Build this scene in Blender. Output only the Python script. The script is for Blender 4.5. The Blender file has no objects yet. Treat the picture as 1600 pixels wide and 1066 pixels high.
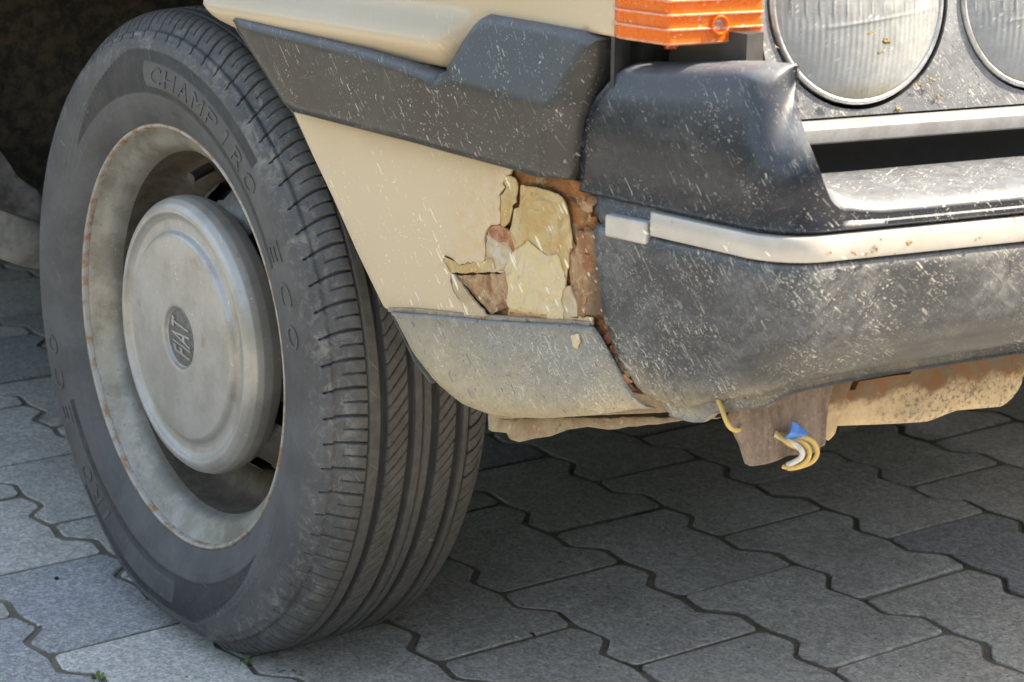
import bpy, bmesh, math, random
import numpy as np
from mathutils import Vector, Matrix, noise as mnoise

sc = bpy.context.scene
# ------------------------------------------------------------------ camera
cam_d = bpy.data.cameras.new('camera'); cam = bpy.data.objects.new('camera', cam_d); sc.collection.objects.link(cam)
CP = Vector((1.71328, -1.35005, 0.749626)); YAW, PIT, ROL = 2.518926, 0.266624, 0.011296
fw = Vector((math.cos(YAW)*math.cos(PIT), math.sin(YAW)*math.cos(PIT), -math.sin(PIT)))
rt = Vector((math.sin(YAW), -math.cos(YAW), 0)); up = rt.cross(fw)
rt2 = rt*math.cos(ROL)+up*math.sin(ROL); up2 = -rt*math.sin(ROL)+up*math.cos(ROL)
M = Matrix((rt2, up2, -fw)).transposed().to_4x4(); M.translation = CP
cam.matrix_world = M
cam_d.sensor_width = 36; cam_d.lens = 3345.11/1600*36; cam_d.clip_start = .05; cam_d.clip_end = 2000
cam_d.dof.use_dof = True; cam_d.dof.focus_distance = 1.62; cam_d.dof.aperture_fstop = 16
sc.camera = cam
# ------------------------------------------------------------------ light
SUN_AZ, SUN_EL = math.radians(62), math.radians(47)      # azimuth from +X towards +Y
world = bpy.data.worlds.new('World'); sc.world = world; world.use_nodes = True
wn = world.node_tree.nodes; wn.clear()
sky = wn.new('ShaderNodeTexSky'); sky.sky_type = 'NISHITA'; sky.sun_disc = False
sky.sun_elevation = SUN_EL; sky.sun_rotation = math.pi/2-SUN_AZ; sky.air_density = 1.0; sky.dust_density = 1.2
bg = wn.new('ShaderNodeBackground'); bg.inputs['Strength'].default_value = .13
wo = wn.new('ShaderNodeOutputWorld')
world.node_tree.links.new(sky.outputs[0], bg.inputs[0]); world.node_tree.links.new(bg.outputs[0], wo.inputs[0])
sd = bpy.data.lights.new('sun', 'SUN'); sd.energy = 2.5; sd.angle = math.radians(.6); sd.color = (1, .995, .98)
sun = bpy.data.objects.new('sun', sd); sc.collection.objects.link(sun)
sdir = Vector((math.cos(SUN_AZ)*math.cos(SUN_EL), math.sin(SUN_AZ)*math.cos(SUN_EL), math.sin(SUN_EL)))
sun.rotation_euler = sdir.to_track_quat('Z', 'Y').to_euler(); sun.location = (2, 3, 4)
sc.view_settings.view_transform = 'Standard'; sc.view_settings.look = 'None'
sc.view_settings.gamma = 1; sc.view_settings.use_curve_mapping = False
sc.view_settings.exposure = 2.52
sc.view_settings.use_white_balance = True; sc.view_settings.white_balance_temperature = 9000; sc.view_settings.white_balance_tint = 10
rng = random.Random(7)
# ------------------------------------------------------------------ material helper
class NT:
    def __init__(s, name):
        s.m = bpy.data.materials.new(name); s.m.use_nodes = True; s.t = s.m.node_tree; s.t.nodes.clear()
        s.out = s.t.nodes.new('ShaderNodeOutputMaterial'); s.b = s.t.nodes.new('ShaderNodeBsdfPrincipled')
        s.t.links.new(s.b.outputs[0], s.out.inputs[0])
        s.P = s.t.nodes.new('ShaderNodeTexCoord').outputs['Object']
    def put(s, sock, v):
        if v is None: return
        if isinstance(v, bpy.types.NodeSocket): s.t.links.new(v, sock)
        else:
            if sock.type == 'RGBA' and len(v) == 3: v = (*v, 1)
            sock.default_value = v
    def set(s, **k):
        for a, v in k.items(): s.put(s.b.inputs[a.replace('_', ' ')], v)
        return s
    def math(s, op, a, b=None, c=None, clamp=False):
        n = s.t.nodes.new('ShaderNodeMath'); n.operation = op; n.use_clamp = clamp
        for i, v in enumerate((a, b, c)): s.put(n.inputs[i], v)
        return n.outputs[0]
    def noise(s, scale, detail=4, rough=.55, dist=0, vec=None, dims='3D'):
        n = s.t.nodes.new('ShaderNodeTexNoise'); n.noise_dimensions = dims
        s.put(n.inputs['Vector'], vec or s.P); n.inputs['Scale'].default_value = scale
        n.inputs['Detail'].default_value = detail; n.inputs['Roughness'].default_value = rough; n.inputs['Distortion'].default_value = dist
        return n.outputs['Fac']
    def rmp(s, f, a, b, lo=0., hi=1.):
        n = s.t.nodes.new('ShaderNodeMapRange'); n.interpolation_type = 'SMOOTHSTEP'
        s.put(n.inputs['Value'], f); n.inputs['From Min'].default_value = a; n.inputs['From Max'].default_value = b
        s.put(n.inputs['To Min'], lo); s.put(n.inputs['To Max'], hi)
        return n.outputs[0]
    def mix(s, f, a, b, mode='MIX'):
        n = s.t.nodes.new('ShaderNodeMix'); n.data_type = 'RGBA'; n.blend_type = mode
        s.put(n.inputs['Factor'], f); s.put(n.inputs['A'] if False else n.inputs[6], a); s.put(n.inputs[7], b)
        return n.outputs[2]
    def dot(s, v, vec=None):
        n = s.t.nodes.new('ShaderNodeVectorMath'); n.operation = 'DOT_PRODUCT'
        s.put(n.inputs[0], vec or s.P); n.inputs[1].default_value = v; return n.outputs['Value']
    def comb(s, x, y, z=0.):
        n = s.t.nodes.new('ShaderNodeCombineXYZ')
        for i, v in enumerate((x, y, z)): s.put(n.inputs[i], v)
        return n.outputs[0]
    def vec2(s, ang=0., sx=1., sy=1., k=.25, warp=0.):
        """surface coordinates that run along the car's flank and front, turned by ang"""
        u = s.dot((1, 1, 0)); v = s.dot((k, -k, 1))
        if warp:
            w = s.math('MULTIPLY', s.math('SUBTRACT', s.noise(9), .5), warp); u = s.math('ADD', u, w); v = s.math('SUBTRACT', v, w)
        c, d = math.cos(ang), math.sin(ang)
        a = s.math('ADD', s.math('MULTIPLY', u, c*sx), s.math('MULTIPLY', v, d*sx))
        b = s.math('ADD', s.math('MULTIPLY', u, -d*sy), s.math('MULTIPLY', v, c*sy))
        return s.comb(a, b)
    def specks(s, ang, sx, sy, thr, dens, warp=0., k=.25, soft=.3):
        """small elongated splashes: cells of a stretched Voronoi, only some of them filled"""
        n = s.t.nodes.new('ShaderNodeTexVoronoi'); n.voronoi_dimensions = '2D'; n.inputs['Scale'].default_value = 1
        s.put(n.inputs['Vector'], s.vec2(ang, sx, sy, k, warp))
        sp = s.t.nodes.new('ShaderNodeSeparateColor'); s.put(sp.inputs[0], n.outputs['Color'])
        big = s.math('MULTIPLY', s.math('POWER', sp.outputs[1], 2.5), thr); big = s.math('ADD', big, thr*.22)
        inside = s.rmp(s.math('DIVIDE', n.outputs['Distance'], big), 1+soft*0, 1-soft)
        keep = s.math('LESS_THAN', sp.outputs[0], dens)
        return s.math('MULTIPLY', inside, keep)
    def vor(s, scale, out='Distance', feat='F1', vec=None, dims='3D'):
        n = s.t.nodes.new('ShaderNodeTexVoronoi'); n.feature = feat; n.voronoi_dimensions = dims
        s.put(n.inputs['Vector'], vec or s.P); n.inputs['Scale'].default_value = scale; return n.outputs[out]
    def bump(s, h, strength=.3, dist=.001, nrm=None):
        n = s.t.nodes.new('ShaderNodeBump'); n.inputs['Strength'].default_value = strength; n.inputs['Distance'].default_value = dist
        s.put(n.inputs['Height'], h)
        if nrm is not None: s.put(n.inputs['Normal'], nrm)
        s.put(s.b.inputs['Normal'], n.outputs[0]); return n.outputs[0]
    def mul(s, *a):
        r = a[0]
        for x in a[1:]: r = s.math('MULTIPLY', r, x)
        return r
    def mx(s, *a):
        r = a[0]
        for x in a[1:]: r = s.math('MAXIMUM', r, x)
        return r
MT = {}
# black plastic that has been out in all weathers: dust haze, scratches, mud and insect splashes
def plastic(name, base, dust, dustamt, zmud=None, dens=.45, ang=-.85, rough=.36, grain=.08, top=.42, fine=.6, speckcol=(.52, .49, .42)):
    t = NT(name)
    n1 = t.noise(14, 6, .65); n2 = t.noise(90, 5, .7, .6); n3 = t.noise(420, 3, .7)
    st = t.noise(1, 5, .7, vec=t.vec2(ang, 40, 160, .25, .05), dims='2D'); wipe = t.noise(1, 4, .6, vec=t.vec2(ang+1.2, 12, 90, .25, .1), dims='2D')
    haze = t.mul(t.rmp(n1, .33, .7, .10, 1.15), t.rmp(n2, .3, .75, .35, 1.), t.rmp(st, .3, .7, .5, 1.), t.rmp(wipe, .34, .62, .35, 1.1), dustamt)
    haze = t.math('ADD', haze, t.mul(t.rmp(n3, .55, .75), grain), clamp=True)
    haze = t.mul(haze, t.rmp(t.noise(5, 4, .6), .3, .65, .45, 1.15))
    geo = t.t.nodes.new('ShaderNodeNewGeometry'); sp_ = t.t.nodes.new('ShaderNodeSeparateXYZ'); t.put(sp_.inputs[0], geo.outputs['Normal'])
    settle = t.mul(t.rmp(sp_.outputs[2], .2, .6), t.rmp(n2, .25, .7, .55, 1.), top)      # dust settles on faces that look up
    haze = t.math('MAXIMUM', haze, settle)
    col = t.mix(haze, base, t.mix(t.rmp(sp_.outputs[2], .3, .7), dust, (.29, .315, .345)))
    s1 = t.specks(ang-.25, 75, 240, .24, dens*.14, .3); s2 = t.specks(ang+.3, 130, 420, .27, dens*.30, .45); s3 = t.specks(ang-1.2, 110, 330, .24, dens*.16, .3)
    s4 = t.specks(ang+.1, 330, 640, .34, dens*.75, .2); s5 = t.specks(ang+.25, 180, 560, .30, dens*.6, -.18)
    thin = t.specks(ang-.3, 30, 1000, .2, dens*.14, .3)
    sp = t.mx(t.mul(s1, .9), s2, t.mul(s3, .6), t.mul(s4, fine), t.mul(s5, fine*1.1), t.mul(thin, .35))
    sp = t.mul(sp, t.rmp(t.noise(8, 4, .6), .32, .58, .10, 1.), t.rmp(t.noise(38, 3, .6), .34, .58, .2, 1.))
    if zmud:                      # mud thrown up along the lower edge
        z = t.dot((0, 0, 1)); z = t.math('ADD', z, t.mul(t.math('SUBTRACT', t.noise(22, 5, .7), .5), .07))
        mud = t.mul(t.rmp(z, zmud[0], zmud[1], 1., 0.), t.rmp(t.noise(160, 4, .75), .30, .58, .5, 1.))
        col = t.mix(t.mul(mud, zmud[2]), col, (.36, .30, .20))
    dark = t.mul(t.specks(ang-.2, 230, 420, .34, dens*.35, .25), .55)
    col = t.mix(dark, col, (.02, .02, .022))
    col = t.mix(sp, col, speckcol)
    r = t.math('ADD', rough, t.math('ADD', t.mul(haze, .55), t.mul(sp, .3)), clamp=True)
    t.set(Base_Color=col, Roughness=r, IOR=1.5)
    h = t.math('ADD', t.mul(sp, .8), t.math('ADD', t.mul(n3, grain*2.), t.mul(n2, .25)))
    t.bump(h, .16, .0005)
    MT[name] = t.m
plastic('moulding_plastic', (.031, .031, .030), (.12, .112, .098), .40, dens=.30, rough=.34, top=.3)
plastic('bumper_upper', (.016, .020, .030), (.12, .115, .105), .26, dens=.40, rough=.24, grain=.05)
plastic('bumper_lower', (.023, .027, .034), (.225, .23, .235), .85, (.338, .395, .75), dens=.95, rough=.46, ang=-.7, grain=.30, fine=.7)
plastic('valance_paint', (.16, .162, .155), (.30, .295, .265), .75, (.318, .388, 1.), dens=.95, rough=.55, ang=-.5, grain=.25, fine=.7)
plastic('lamp_panel_plastic', (.12, .13, .145), (.31, .33, .355), .85, dens=.9, rough=.45, grain=.3)
def cream():
    t = NT('cream_paint'); n = t.noise(5, 4); f = t.noise(350, 2)
    col = t.mix(t.rmp(n, .35, .65), (.455, .362, .246), (.49, .394, .274))
    edge = t.mul(t.rmp(t.noise(30, 5, .7), .55, .72), .3); col = t.mix(edge, col, (.50, .37, .20))
    pd = t.t.nodes.new('ShaderNodeVectorMath'); pd.operation = 'DISTANCE'; t.put(pd.inputs[0], t.P); pd.inputs[1].default_value = (.578, -.545, .435)
    stain = t.mul(t.rmp(t.math('ADD', pd.outputs['Value'], t.mul(t.noise(45, 5, .7), .05)), .105, .055), t.rmp(t.noise(110, 5, .75), .4, .65)); col = t.mix(t.mul(stain, .6), col, (.46, .31, .15))
    sp = t.mul(t.mx(t.specks(-.8, 80, 260, .30, .16, .3), t.specks(-.45, 150, 380, .32, .22, .4), t.mul(t.specks(-.7, 25, 800, .3, .06, .2), .6)), t.rmp(t.noise(20, 3, .6), .38, .6, .2, 1.))
    z = t.dot((0, 0, 1)); sp = t.mul(sp, t.rmp(z, .52, .40, .25, 1.))
    col = t.mix(t.mul(sp, .8), col, (.80, .74, .60))
    t.set(Base_Color=col, Roughness=t.math('ADD', .34, t.mul(n, .15)), Coat_Weight=.25, Coat_Roughness=.25)
    t.bump(t.math('ADD', t.mul(sp, .6), t.mul(t.noise(60, 4), .25)), .18, .0006); MT['cream'] = t.m
cream()
def rust():
    t = NT('rust'); a = t.noise(45, 7, .7, .8); b = t.noise(190, 6, .75, .5); c = t.noise(700, 3, .7)
    col = t.mix(t.rmp(a, .38, .60), (.055, .026, .014), (.34, .125, .034))
    col = t.mix(t.rmp(b, .48, .68), col, (.24, .14, .085)); col = t.mix(t.rmp(t.noise(70, 5, .7), .54, .66), col, (.36, .27, .14)); col = t.mix(t.rmp(t.noise(33, 5, .7), .56, .66, 0, .8), col, (.10, .085, .055))
    col = t.mix(t.rmp(c, .55, .75, 0, .7), col, (.05, .022, .012))
    edge = t.vor(75, feat='DISTANCE_TO_EDGE', vec=None)
    t.set(Base_Color=col, Roughness=.82); t.bump(t.math('ADD', t.mul(b, 1.5), t.mul(c, .6)), .8, .0014); MT['rust'] = t.m
    t = NT('rust_skin'); a = t.noise(60, 6, .7, .6); b = t.noise(260, 5, .7)
    col = t.mix(t.rmp(a, .38, .6), (.17, .075, .032), (.36, .22, .12)); col = t.mix(t.rmp(b, .5, .68), col, (.42, .33, .21)); col = t.mix(t.rmp(t.noise(45, 4, .7), .56, .68, 0, .8), col, (.16, .13, .08))
    y_ = t.math('ADD', t.dot((1, 0, 0)), t.mul(t.noise(50, 5, .7), .03)); col = t.mix(t.mul(t.rmp(y_, .655, .672), t.rmp(t.noise(70, 5, .75), .42, .6)), col, (.25, .098, .034)); col = t.mix(t.mul(t.rmp(y_, .668, .680), .8), col, (.09, .066, .04))
    sp = t.specks(-.8, 110, 330, .3, .2, .1); col = t.mix(sp, col, (.55, .48, .38))
    t.set(Base_Color=col, Roughness=.7); t.bump(t.math('ADD', b, a), .7, .0012); MT['rust_skin'] = t.m
    t = NT('rust_red'); b = t.noise(90, 5, .7, .5)
    col = t.mix(t.rmp(b, .35, .65), (.26, .075, .032), (.40, .22, .13)); t.set(Base_Color=col, Roughness=.65); t.bump(b, .5, .001); MT['rust_red'] = t.m
rust()
def flake(name, c1, c2, wr):
    t = NT(name); a = t.noise(38, 5, .6, 1.2); b = t.noise(130, 5, .7, .6); r = t.noise(20, 3, .5, 2.5)
    col = t.mix(t.rmp(a, .35, .65), c1, c2); col = t.mix(t.rmp(b, .56, .74, 0, .6), col, (.36, .24, .11)); col = t.mix(t.rmp(t.noise(55, 5, .75, 1.), .58, .7, 0, .5), col, (.50, .47, .42))
    sp = t.specks(-.8, 75, 260, .34, .28, .03); col = t.mix(t.mul(sp, .8), col, (.8, .75, .62))
    t.set(Base_Color=col, Roughness=.5); t.bump(t.math('ADD', t.mul(r, 3.), t.mul(b, .8)), wr, .0025); MT[name] = t.m
flake('flake_cream', (.55, .45, .295), (.56, .43, .235), 1.); flake('flake_yellow', (.52, .395, .22), (.44, .29, .11), 1.)
flake('flake_grey', (.45, .37, .26), (.36, .27, .16), .5); flake('filler_pale', (.44, .41, .36), (.38, .35, .30), .3)
def rubber():
    t = NT('tyre_rubber'); at = t.t.nodes.new('ShaderNodeAttribute'); at.attribute_name = 'zone'
    sp = t.t.nodes.new('ShaderNodeSeparateColor'); t.put(sp.inputs[0], at.outputs['Color'])
    clean, tread, groove = sp.outputs[0], sp.outputs[1], sp.outputs[2]
    n1 = t.noise(22, 6, .65); n2 = t.noise(130, 5, .7, .4); n3 = t.noise(600, 2, .6)
    side = t.mix(t.rmp(n1, .3, .7), (.045, .047, .051), (.09, .092, .094))
    vx = t.t.nodes.new('ShaderNodeVectorMath'); vx.operation = 'MULTIPLY'; t.put(vx.inputs[0], t.P); vx.inputs[1].default_value = (1, 0, 1); vl = t.t.nodes.new('ShaderNodeVectorMath'); vl.operation = 'LENGTH'; t.put(vl.inputs[0], vx.outputs[0]); sho = t.rmp(vl.outputs['Value'], .232, .252, .12, 1.)
    side = t.mix(t.mul(t.rmp(n2, .48, .72, 0, .6), sho), side, (.20, .197, .185))
    side = t.mix(t.mul(t.rmp(t.noise(30, 6, .75, .8), .52, .66, 0, .6), sho), side, (.23, .222, .20)); side = t.mix(clean, side, t.mix(t.rmp(n2, .4, .8), (.022, .024, .027), (.040, .041, .044)))
    tr = t.mix(t.rmp(n2, .3, .75), (.055, .053, .049), (.092, .087, .078))
    col = t.mix(tread, side, tr)
    scr = t.mx(t.specks(-.9, 45, 700, .25, .05, .1), t.specks(.6, 60, 500, .25, .03, .1)); col = t.mix(t.mul(scr, .4), col, (.26, .25, .23))
    col = t.mix(groove, col, (.016, .017, .02))
    t.set(Base_Color=col, Roughness=t.rmp(n1, .3, .7, .55, .78)); t.bump(t.math('ADD', n3, t.mul(n2, 2)), .22, .0006); MT['rubber'] = t.m
rubber()
def steel():
    t = NT('wheel_silver'); n = t.noise(24, 6, .7); m = t.noise(240, 4, .7)
    col = t.mix(t.rmp(n, .38, .62), (.30, .285, .25), (.19, .175, .145)); col = t.mix(t.rmp(m, .58, .72, 0, .7), col, (.17, .12, .075))
    sp = t.specks(-.5, 200, 300, .25, .05, .5); col = t.mix(sp, col, (.55, .53, .47))
    t.set(Base_Color=col, Roughness=.42, Metallic=.35); t.bump(m, .2, .0006); MT['wheel_silver'] = t.m
    t = NT('rim_lip'); n = t.noise(60, 6, .7); col = t.mix(t.rmp(n, .45, .6), (.36, .34, .31), (.30, .17, .09))
    t.set(Base_Color=col, Roughness=.5, Metallic=.3); t.bump(n, .3, .0008); MT['rim_lip'] = t.m
    t = NT('cap_silver'); n = t.noise(18, 6, .65); m = t.noise(180, 5, .75)
    col = t.mix(t.rmp(n, .4, .62), (.40, .388, .366), (.32, .307, .28)); col = t.mix(t.rmp(t.noise(38, 6, .7, .4), .60, .72, 0, .6), col, (.30, .20, .13))
    sp = t.mx(t.specks(1.2, 160, 360, .25, .04, .5), t.mul(t.specks(.2, 300, 420, .25, .08, .4), .6)); col = t.mix(sp, col, (.66, .65, .6))
    t.set(Base_Color=col, Roughness=t.rmp(m, .3, .7, .32, .5), Metallic=.4); t.bump(m, .15, .0005); MT['cap_silver'] = t.m
    t = NT('badge_grey'); n = t.noise(300, 4); t.set(Base_Color=t.mix(t.rmp(n, .3, .7), (.09, .09, .088), (.17, .168, .16)), Roughness=.5, Metallic=.3); MT['badge_grey'] = t.m
    t = NT('bright_strip'); n = t.noise(30, 6, .7); m = t.noise(200, 5, .75)
    col = t.mix(t.rmp(n, .35, .65), (.41, .385, .355), (.48, .46, .43)); col = t.mix(t.rmp(m, .62, .78, 0, .5), col, (.38, .31, .22))
    sp = t.specks(-.5, 70, 300, .3, .12); col = t.mix(sp, col, (.80, .77, .70)); dk = t.specks(-.2, 160, 200, .33, .07); col = t.mix(t.mul(dk, .8), col, (.30, .20, .10))
    t.set(Base_Color=col, Roughness=.36, Metallic=.15); t.bump(t.math('ADD', m, sp), .15, .0005); MT['bright_strip'] = t.m
    t = NT('rail_metal'); n = t.noise(60, 5, .7); t.set(Base_Color=t.mix(t.rmp(n, .4, .65), (.28, .29, .305), (.22, .22, .225)), Roughness=.4, Metallic=.2); MT['rail_metal'] = t.m
    t = NT('dirty_chrome'); n = t.noise(40, 6, .7); m = t.noise(220, 4, .7)
    t.set(Base_Color=t.mix(t.rmp(m, .45, .7), (.50, .51, .52), (.33, .33, .33)), Metallic=.8, Roughness=t.rmp(n, .3, .7, .22, .5)); MT['chrome'] = t.m
steel()
def simple(name, col, rough=.8, metal=0., col2=None, sc_=60, bump=.3):
    t = NT(name); n = t.noise(sc_, 6, .7, .3)
    t.set(Base_Color=t.mix(t.rmp(n, .35, .65), col, col2 or tuple(c*.7 for c in col)), Roughness=rough, Metallic=metal)
    t.bump(n, bump, .001); MT[name] = t.m; return t
simple('dark_cavity', (.007, .007, .008), .7, col2=(.013, .012, .012)); simple('satin_black', (.03, .032, .036), .5, col2=(.05, .05, .05))  # dark_cavity: near-black colour stands in for shade inside gaps and recesses
simple('arch_mud', (.075, .062, .042), .95, col2=(.022, .020, .016), sc_=60, bump=1.)
simple('arch_edge', (.12, .12, .112), .8, col2=(.04, .04, .038), sc_=35, bump=.6)
simple('underseal', (.018, .017, .016), .9, col2=(.015, .015, .015))
simple('tag_blue', (.03, .16, .50), .5, col2=(.06, .26, .66), sc_=120, bump=.4)
simple('wire_yellow', (.58, .40, .12), .55, col2=(.48, .32, .12), sc_=200); simple('wire_white', (.55, .53, .49), .5, col2=(.4, .38, .34), sc_=160)
simple('pebble_stone', (.30, .20, .14), .8, col2=(.20, .15, .12), sc_=200); simple('pebble_pale', (.55, .54, .5), .8, col2=(.42, .4, .38), sc_=200)
simple('hedge_leaf', (.05, .075, .02), .7, col2=(.015, .022, .008), sc_=8, bump=1.)
simple('weed_leaf', (.085, .14, .03), .6, col2=(.13, .17, .04), sc_=90); simple('moss', (.05, .065, .015), .95, col2=(.10, .10, .025), sc_=300, bump=1.)
simple('insect_mess', (.42, .33, .16), .8, col2=(.10, .06, .03), sc_=420, bump=1.); simple('glass_dark', (.02, .025, .03), .08, col2=(.02, .02, .02))
simple('grit', (.34, .29, .22), .9, col2=(.13, .11, .085), sc_=500)
simple('screw_metal', (.5, .5, .48), .35, .7); simple('lamp_lining', (.62, .63, .62), .3, .5, col2=(.5, .5, .5))
def muddy():
    t = NT('mottled_beige'); a = t.noise(75, 6, .72, .6); x = t.dot((0, 1, 0))
    far = t.rmp(t.math('ADD', x, t.mul(t.noise(30), .08)), -.335, -.29)
    spots = t.mul(t.rmp(t.noise(290, 4, .7, .4), .50, .62), far); col = t.mix(t.rmp(a, .4, .65), (.50, .38, .24), (.42, .31, .19)); col = t.mix(t.mul(spots, .8), col, (.11, .11, .10))
    z = t.math('ADD', t.dot((0, 0, 1)), t.mul(t.noise(28, 5, .7), .05)); top = t.rmp(z, .362, .372); col = t.mix(top, col, t.mix(t.rmp(a, .4, .6), (.20, .09, .04), (.15, .12, .085)))
    t.set(Base_Color=col, Roughness=.85); t.bump(a, .5, .0015); MT['mottled_beige'] = t.m
    t = NT('crossmember_mud'); a = t.noise(60, 6, .72, .6); b = t.noise(170, 5, .7)
    col = t.mix(t.rmp(a, .38, .62), (.31, .26, .185), (.25, .185, .13)); col = t.mix(t.rmp(t.noise(40, 4, .8), .58, .66, 0, .85), col, (.10, .11, .10)); col = t.mix(t.rmp(b, .6, .7), col, (.5, .42, .28))
    t.set(Base_Color=col, Roughness=.85); t.bump(b, .8, .0015); MT['cross_mud'] = t.m
    t = NT('bracket_rust'); s = t.comb(t.mul(t.dot((0, 1, 0)), 60.), t.mul(t.dot((0, 0, 1)), 9.), 0.); a = t.noise(1, 5, .7, vec=s); b = t.noise(330, 5, .8)
    col = t.mix(t.rmp(a, .35, .65), (.15, .10, .075), (.29, .22, .175)); col = t.mix(t.rmp(a, .60, .75, 0, .7), col, (.27, .13, .05)); col = t.mix(t.rmp(b, .52, .7, 0, .7), col, (.40, .36, .31))
    col = t.mix(t.rmp(b, .44, .32, 0, .7), col, (.08, .05, .04))
    t.set(Base_Color=col, Roughness=.8); t.bump(t.math('ADD', b, t.noise(120, 5, .8)), 1., .002); MT['bracket_rust'] = t.m
    t = NT('old_flank'); a = t.noise(30, 6, .7); t.set(Base_Color=t.mix(t.rmp(a, .4, .6), (.30, .29, .25), (.19, .185, .165)), Roughness=.8); t.bump(t.noise(100), .4, .001); MT['grey_flank'] = t.m
muddy()
def concrete():
    t = NT('paver_concrete'); oi = t.t.nodes.new('ShaderNodeObjectInfo'); rnd = oi.outputs['Random']
    # each block samples the noise somewhere else
    cv = t.t.nodes.new('ShaderNodeVectorMath'); cv.operation = 'ADD'; t.put(cv.inputs[0], t.P); t.put(cv.inputs[1], t.comb(t.mul(rnd, 37.), t.mul(rnd, 91.), t.mul(rnd, 13.)))
    V = cv.outputs[0]
    a = t.noise(9, 5, .65, vec=V); b = t.noise(130, 5, .8, vec=V); g = t.noise(430, 4, .9, vec=V)
    tint = t.mix(rnd, (.52, .495, .45), (.60, .585, .55)); tint = t.mix(t.math('LESS_THAN', t.math('FRACT', t.mul(rnd, 7.31)), .16), tint, (.31, .32, .345))
    col = t.mix(t.rmp(a, .3, .7), tint, t.mix(.35, tint, (.32, .29, .24)))
    col = t.mix(t.rmp(b, .35, .65, 0, .3), col, (.28, .275, .26)); col = t.mix(t.rmp(g, .53, .66, 0, .8), col, (.62, .61, .57)); col = t.mix(t.rmp(g, .46, .36, 0, .8), col, (.12, .115, .105))
    ag = t.t.nodes.new('ShaderNodeSeparateColor'); t.put(ag.inputs[0], t.vor(330, 'Color', vec=V)); ag2 = t.t.nodes.new('ShaderNodeSeparateColor'); t.put(ag2.inputs[0], t.vor(150, 'Color', vec=V))
    lum = t.mul(t.rmp(ag.outputs[0], 0, 1, .80, 1.20), t.rmp(ag2.outputs[1], 0, 1, .90, 1.1)); lv = t.t.nodes.new('ShaderNodeVectorMath'); lv.operation = 'SCALE'; t.put(lv.inputs[0], col); t.put(lv.inputs[3], lum); col = lv.outputs[0]
    stn = t.rmp(t.noise(3.2, 5, .65, vec=V), .54, .68, 0, .35); col = t.mix(stn, col, (.20, .18, .15))
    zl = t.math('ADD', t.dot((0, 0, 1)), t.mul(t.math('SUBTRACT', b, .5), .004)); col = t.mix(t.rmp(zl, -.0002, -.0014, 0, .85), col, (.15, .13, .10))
    w = t.vor(75, 'Distance', vec=V); wc = t.vor(75, 'Color', vec=V); sp = t.t.nodes.new('ShaderNodeSeparateColor'); t.put(sp.inputs[0], wc)
    white = t.mul(t.math('LESS_THAN', w, .13), t.math('LESS_THAN', sp.outputs[0], .12)); blk = t.mul(t.math('LESS_THAN', w, .12), t.math('GREATER_THAN', sp.outputs[1], .86))
    col = t.mix(t.mul(white, .8), col, (.62, .61, .57)); col = t.mix(t.mul(blk, .8), col, (.05, .045, .04))
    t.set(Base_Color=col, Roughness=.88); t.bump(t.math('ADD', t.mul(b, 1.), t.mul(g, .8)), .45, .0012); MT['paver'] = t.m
    t = NT('joint_sand'); a = t.noise(35, 6, .7); g = t.noise(420, 4, .8)
    col = t.mix(t.rmp(a, .35, .65), (.15, .125, .095), (.24, .205, .155)); col = t.mix(t.rmp(t.noise(14, 4, .6), .58, .68, 0, .8), col, (.055, .062, .022)); col = t.mix(t.rmp(g, .55, .75), col, (.20, .185, .16))
    t.set(Base_Color=col, Roughness=1.); t.bump(g, 1., .002); MT['sand'] = t.m
concrete()
def orange():
    t = NT('amber_lens'); n = t.noise(140, 5, .8); m = t.noise(26, 4, .7)
    col = t.mix(t.rmp(m, .3, .7), (.86, .15, .015), (.80, .19, .03)); col = t.mix(t.rmp(n, .52, .72, 0, .55), col, (.72, .30, .18))
    fr_ = t.math('FRACT', t.math('DIVIDE', t.math('SUBTRACT', t.dot((0, 0, 1)), .5858), .0087)); rdg = t.mul(t.math('GREATER_THAN', fr_, .66), t.math('LESS_THAN', fr_, .86), t.rmp(n, .3, .5)); col = t.mix(t.mul(rdg, .55), col, (.85, .62, .52))  # pale lines along the ribs paint highlights over worn dusty ridges
    sp = t.specks(.1, 200, 500, .3, .22); col = t.mix(t.mul(sp, .6), col, (.8, .6, .5))
    t.set(Base_Color=col, Roughness=t.rmp(n, .3, .7, .16, .4), Transmission_Weight=.22, Subsurface_Weight=.0, IOR=1.45); t.bump(n, .12, .0005); MT['amber'] = t.m
    t = NT('lamp_glass'); n = t.noise(50, 6, .7); dirt = t.rmp(n, .35, .75, .42, .75)
    g = t.b; g.inputs['Transmission Weight'].default_value = 1.; g.inputs['Roughness'].default_value = .06; g.inputs['IOR'].default_value = 1.3; t.put(g.inputs['Base Color'], (.93, .95, .95))
    d = t.t.nodes.new('ShaderNodeBsdfDiffuse'); t.put(d.inputs[0], t.mix(t.rmp(t.dot((0, 0, 1)), .556, .543), (.40, .42, .43), (.38, .35, .28))); ms = t.t.nodes.new('ShaderNodeMixShader')
    sp = t.mx(t.specks(.3, 160, 300, .34, .16), dirt); z = t.rmp(t.dot((0, 0, 1)), .60, .545, 0, .25); t.put(ms.inputs[0], t.math('ADD', sp, z, clamp=True))
    t.t.links.new(g.outputs[0], ms.inputs[1]); t.t.links.new(d.outputs[0], ms.inputs[2]); t.t.links.new(ms.outputs[0], t.out.inputs[0]); MT['lamp_glass'] = t.m
orange()
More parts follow.
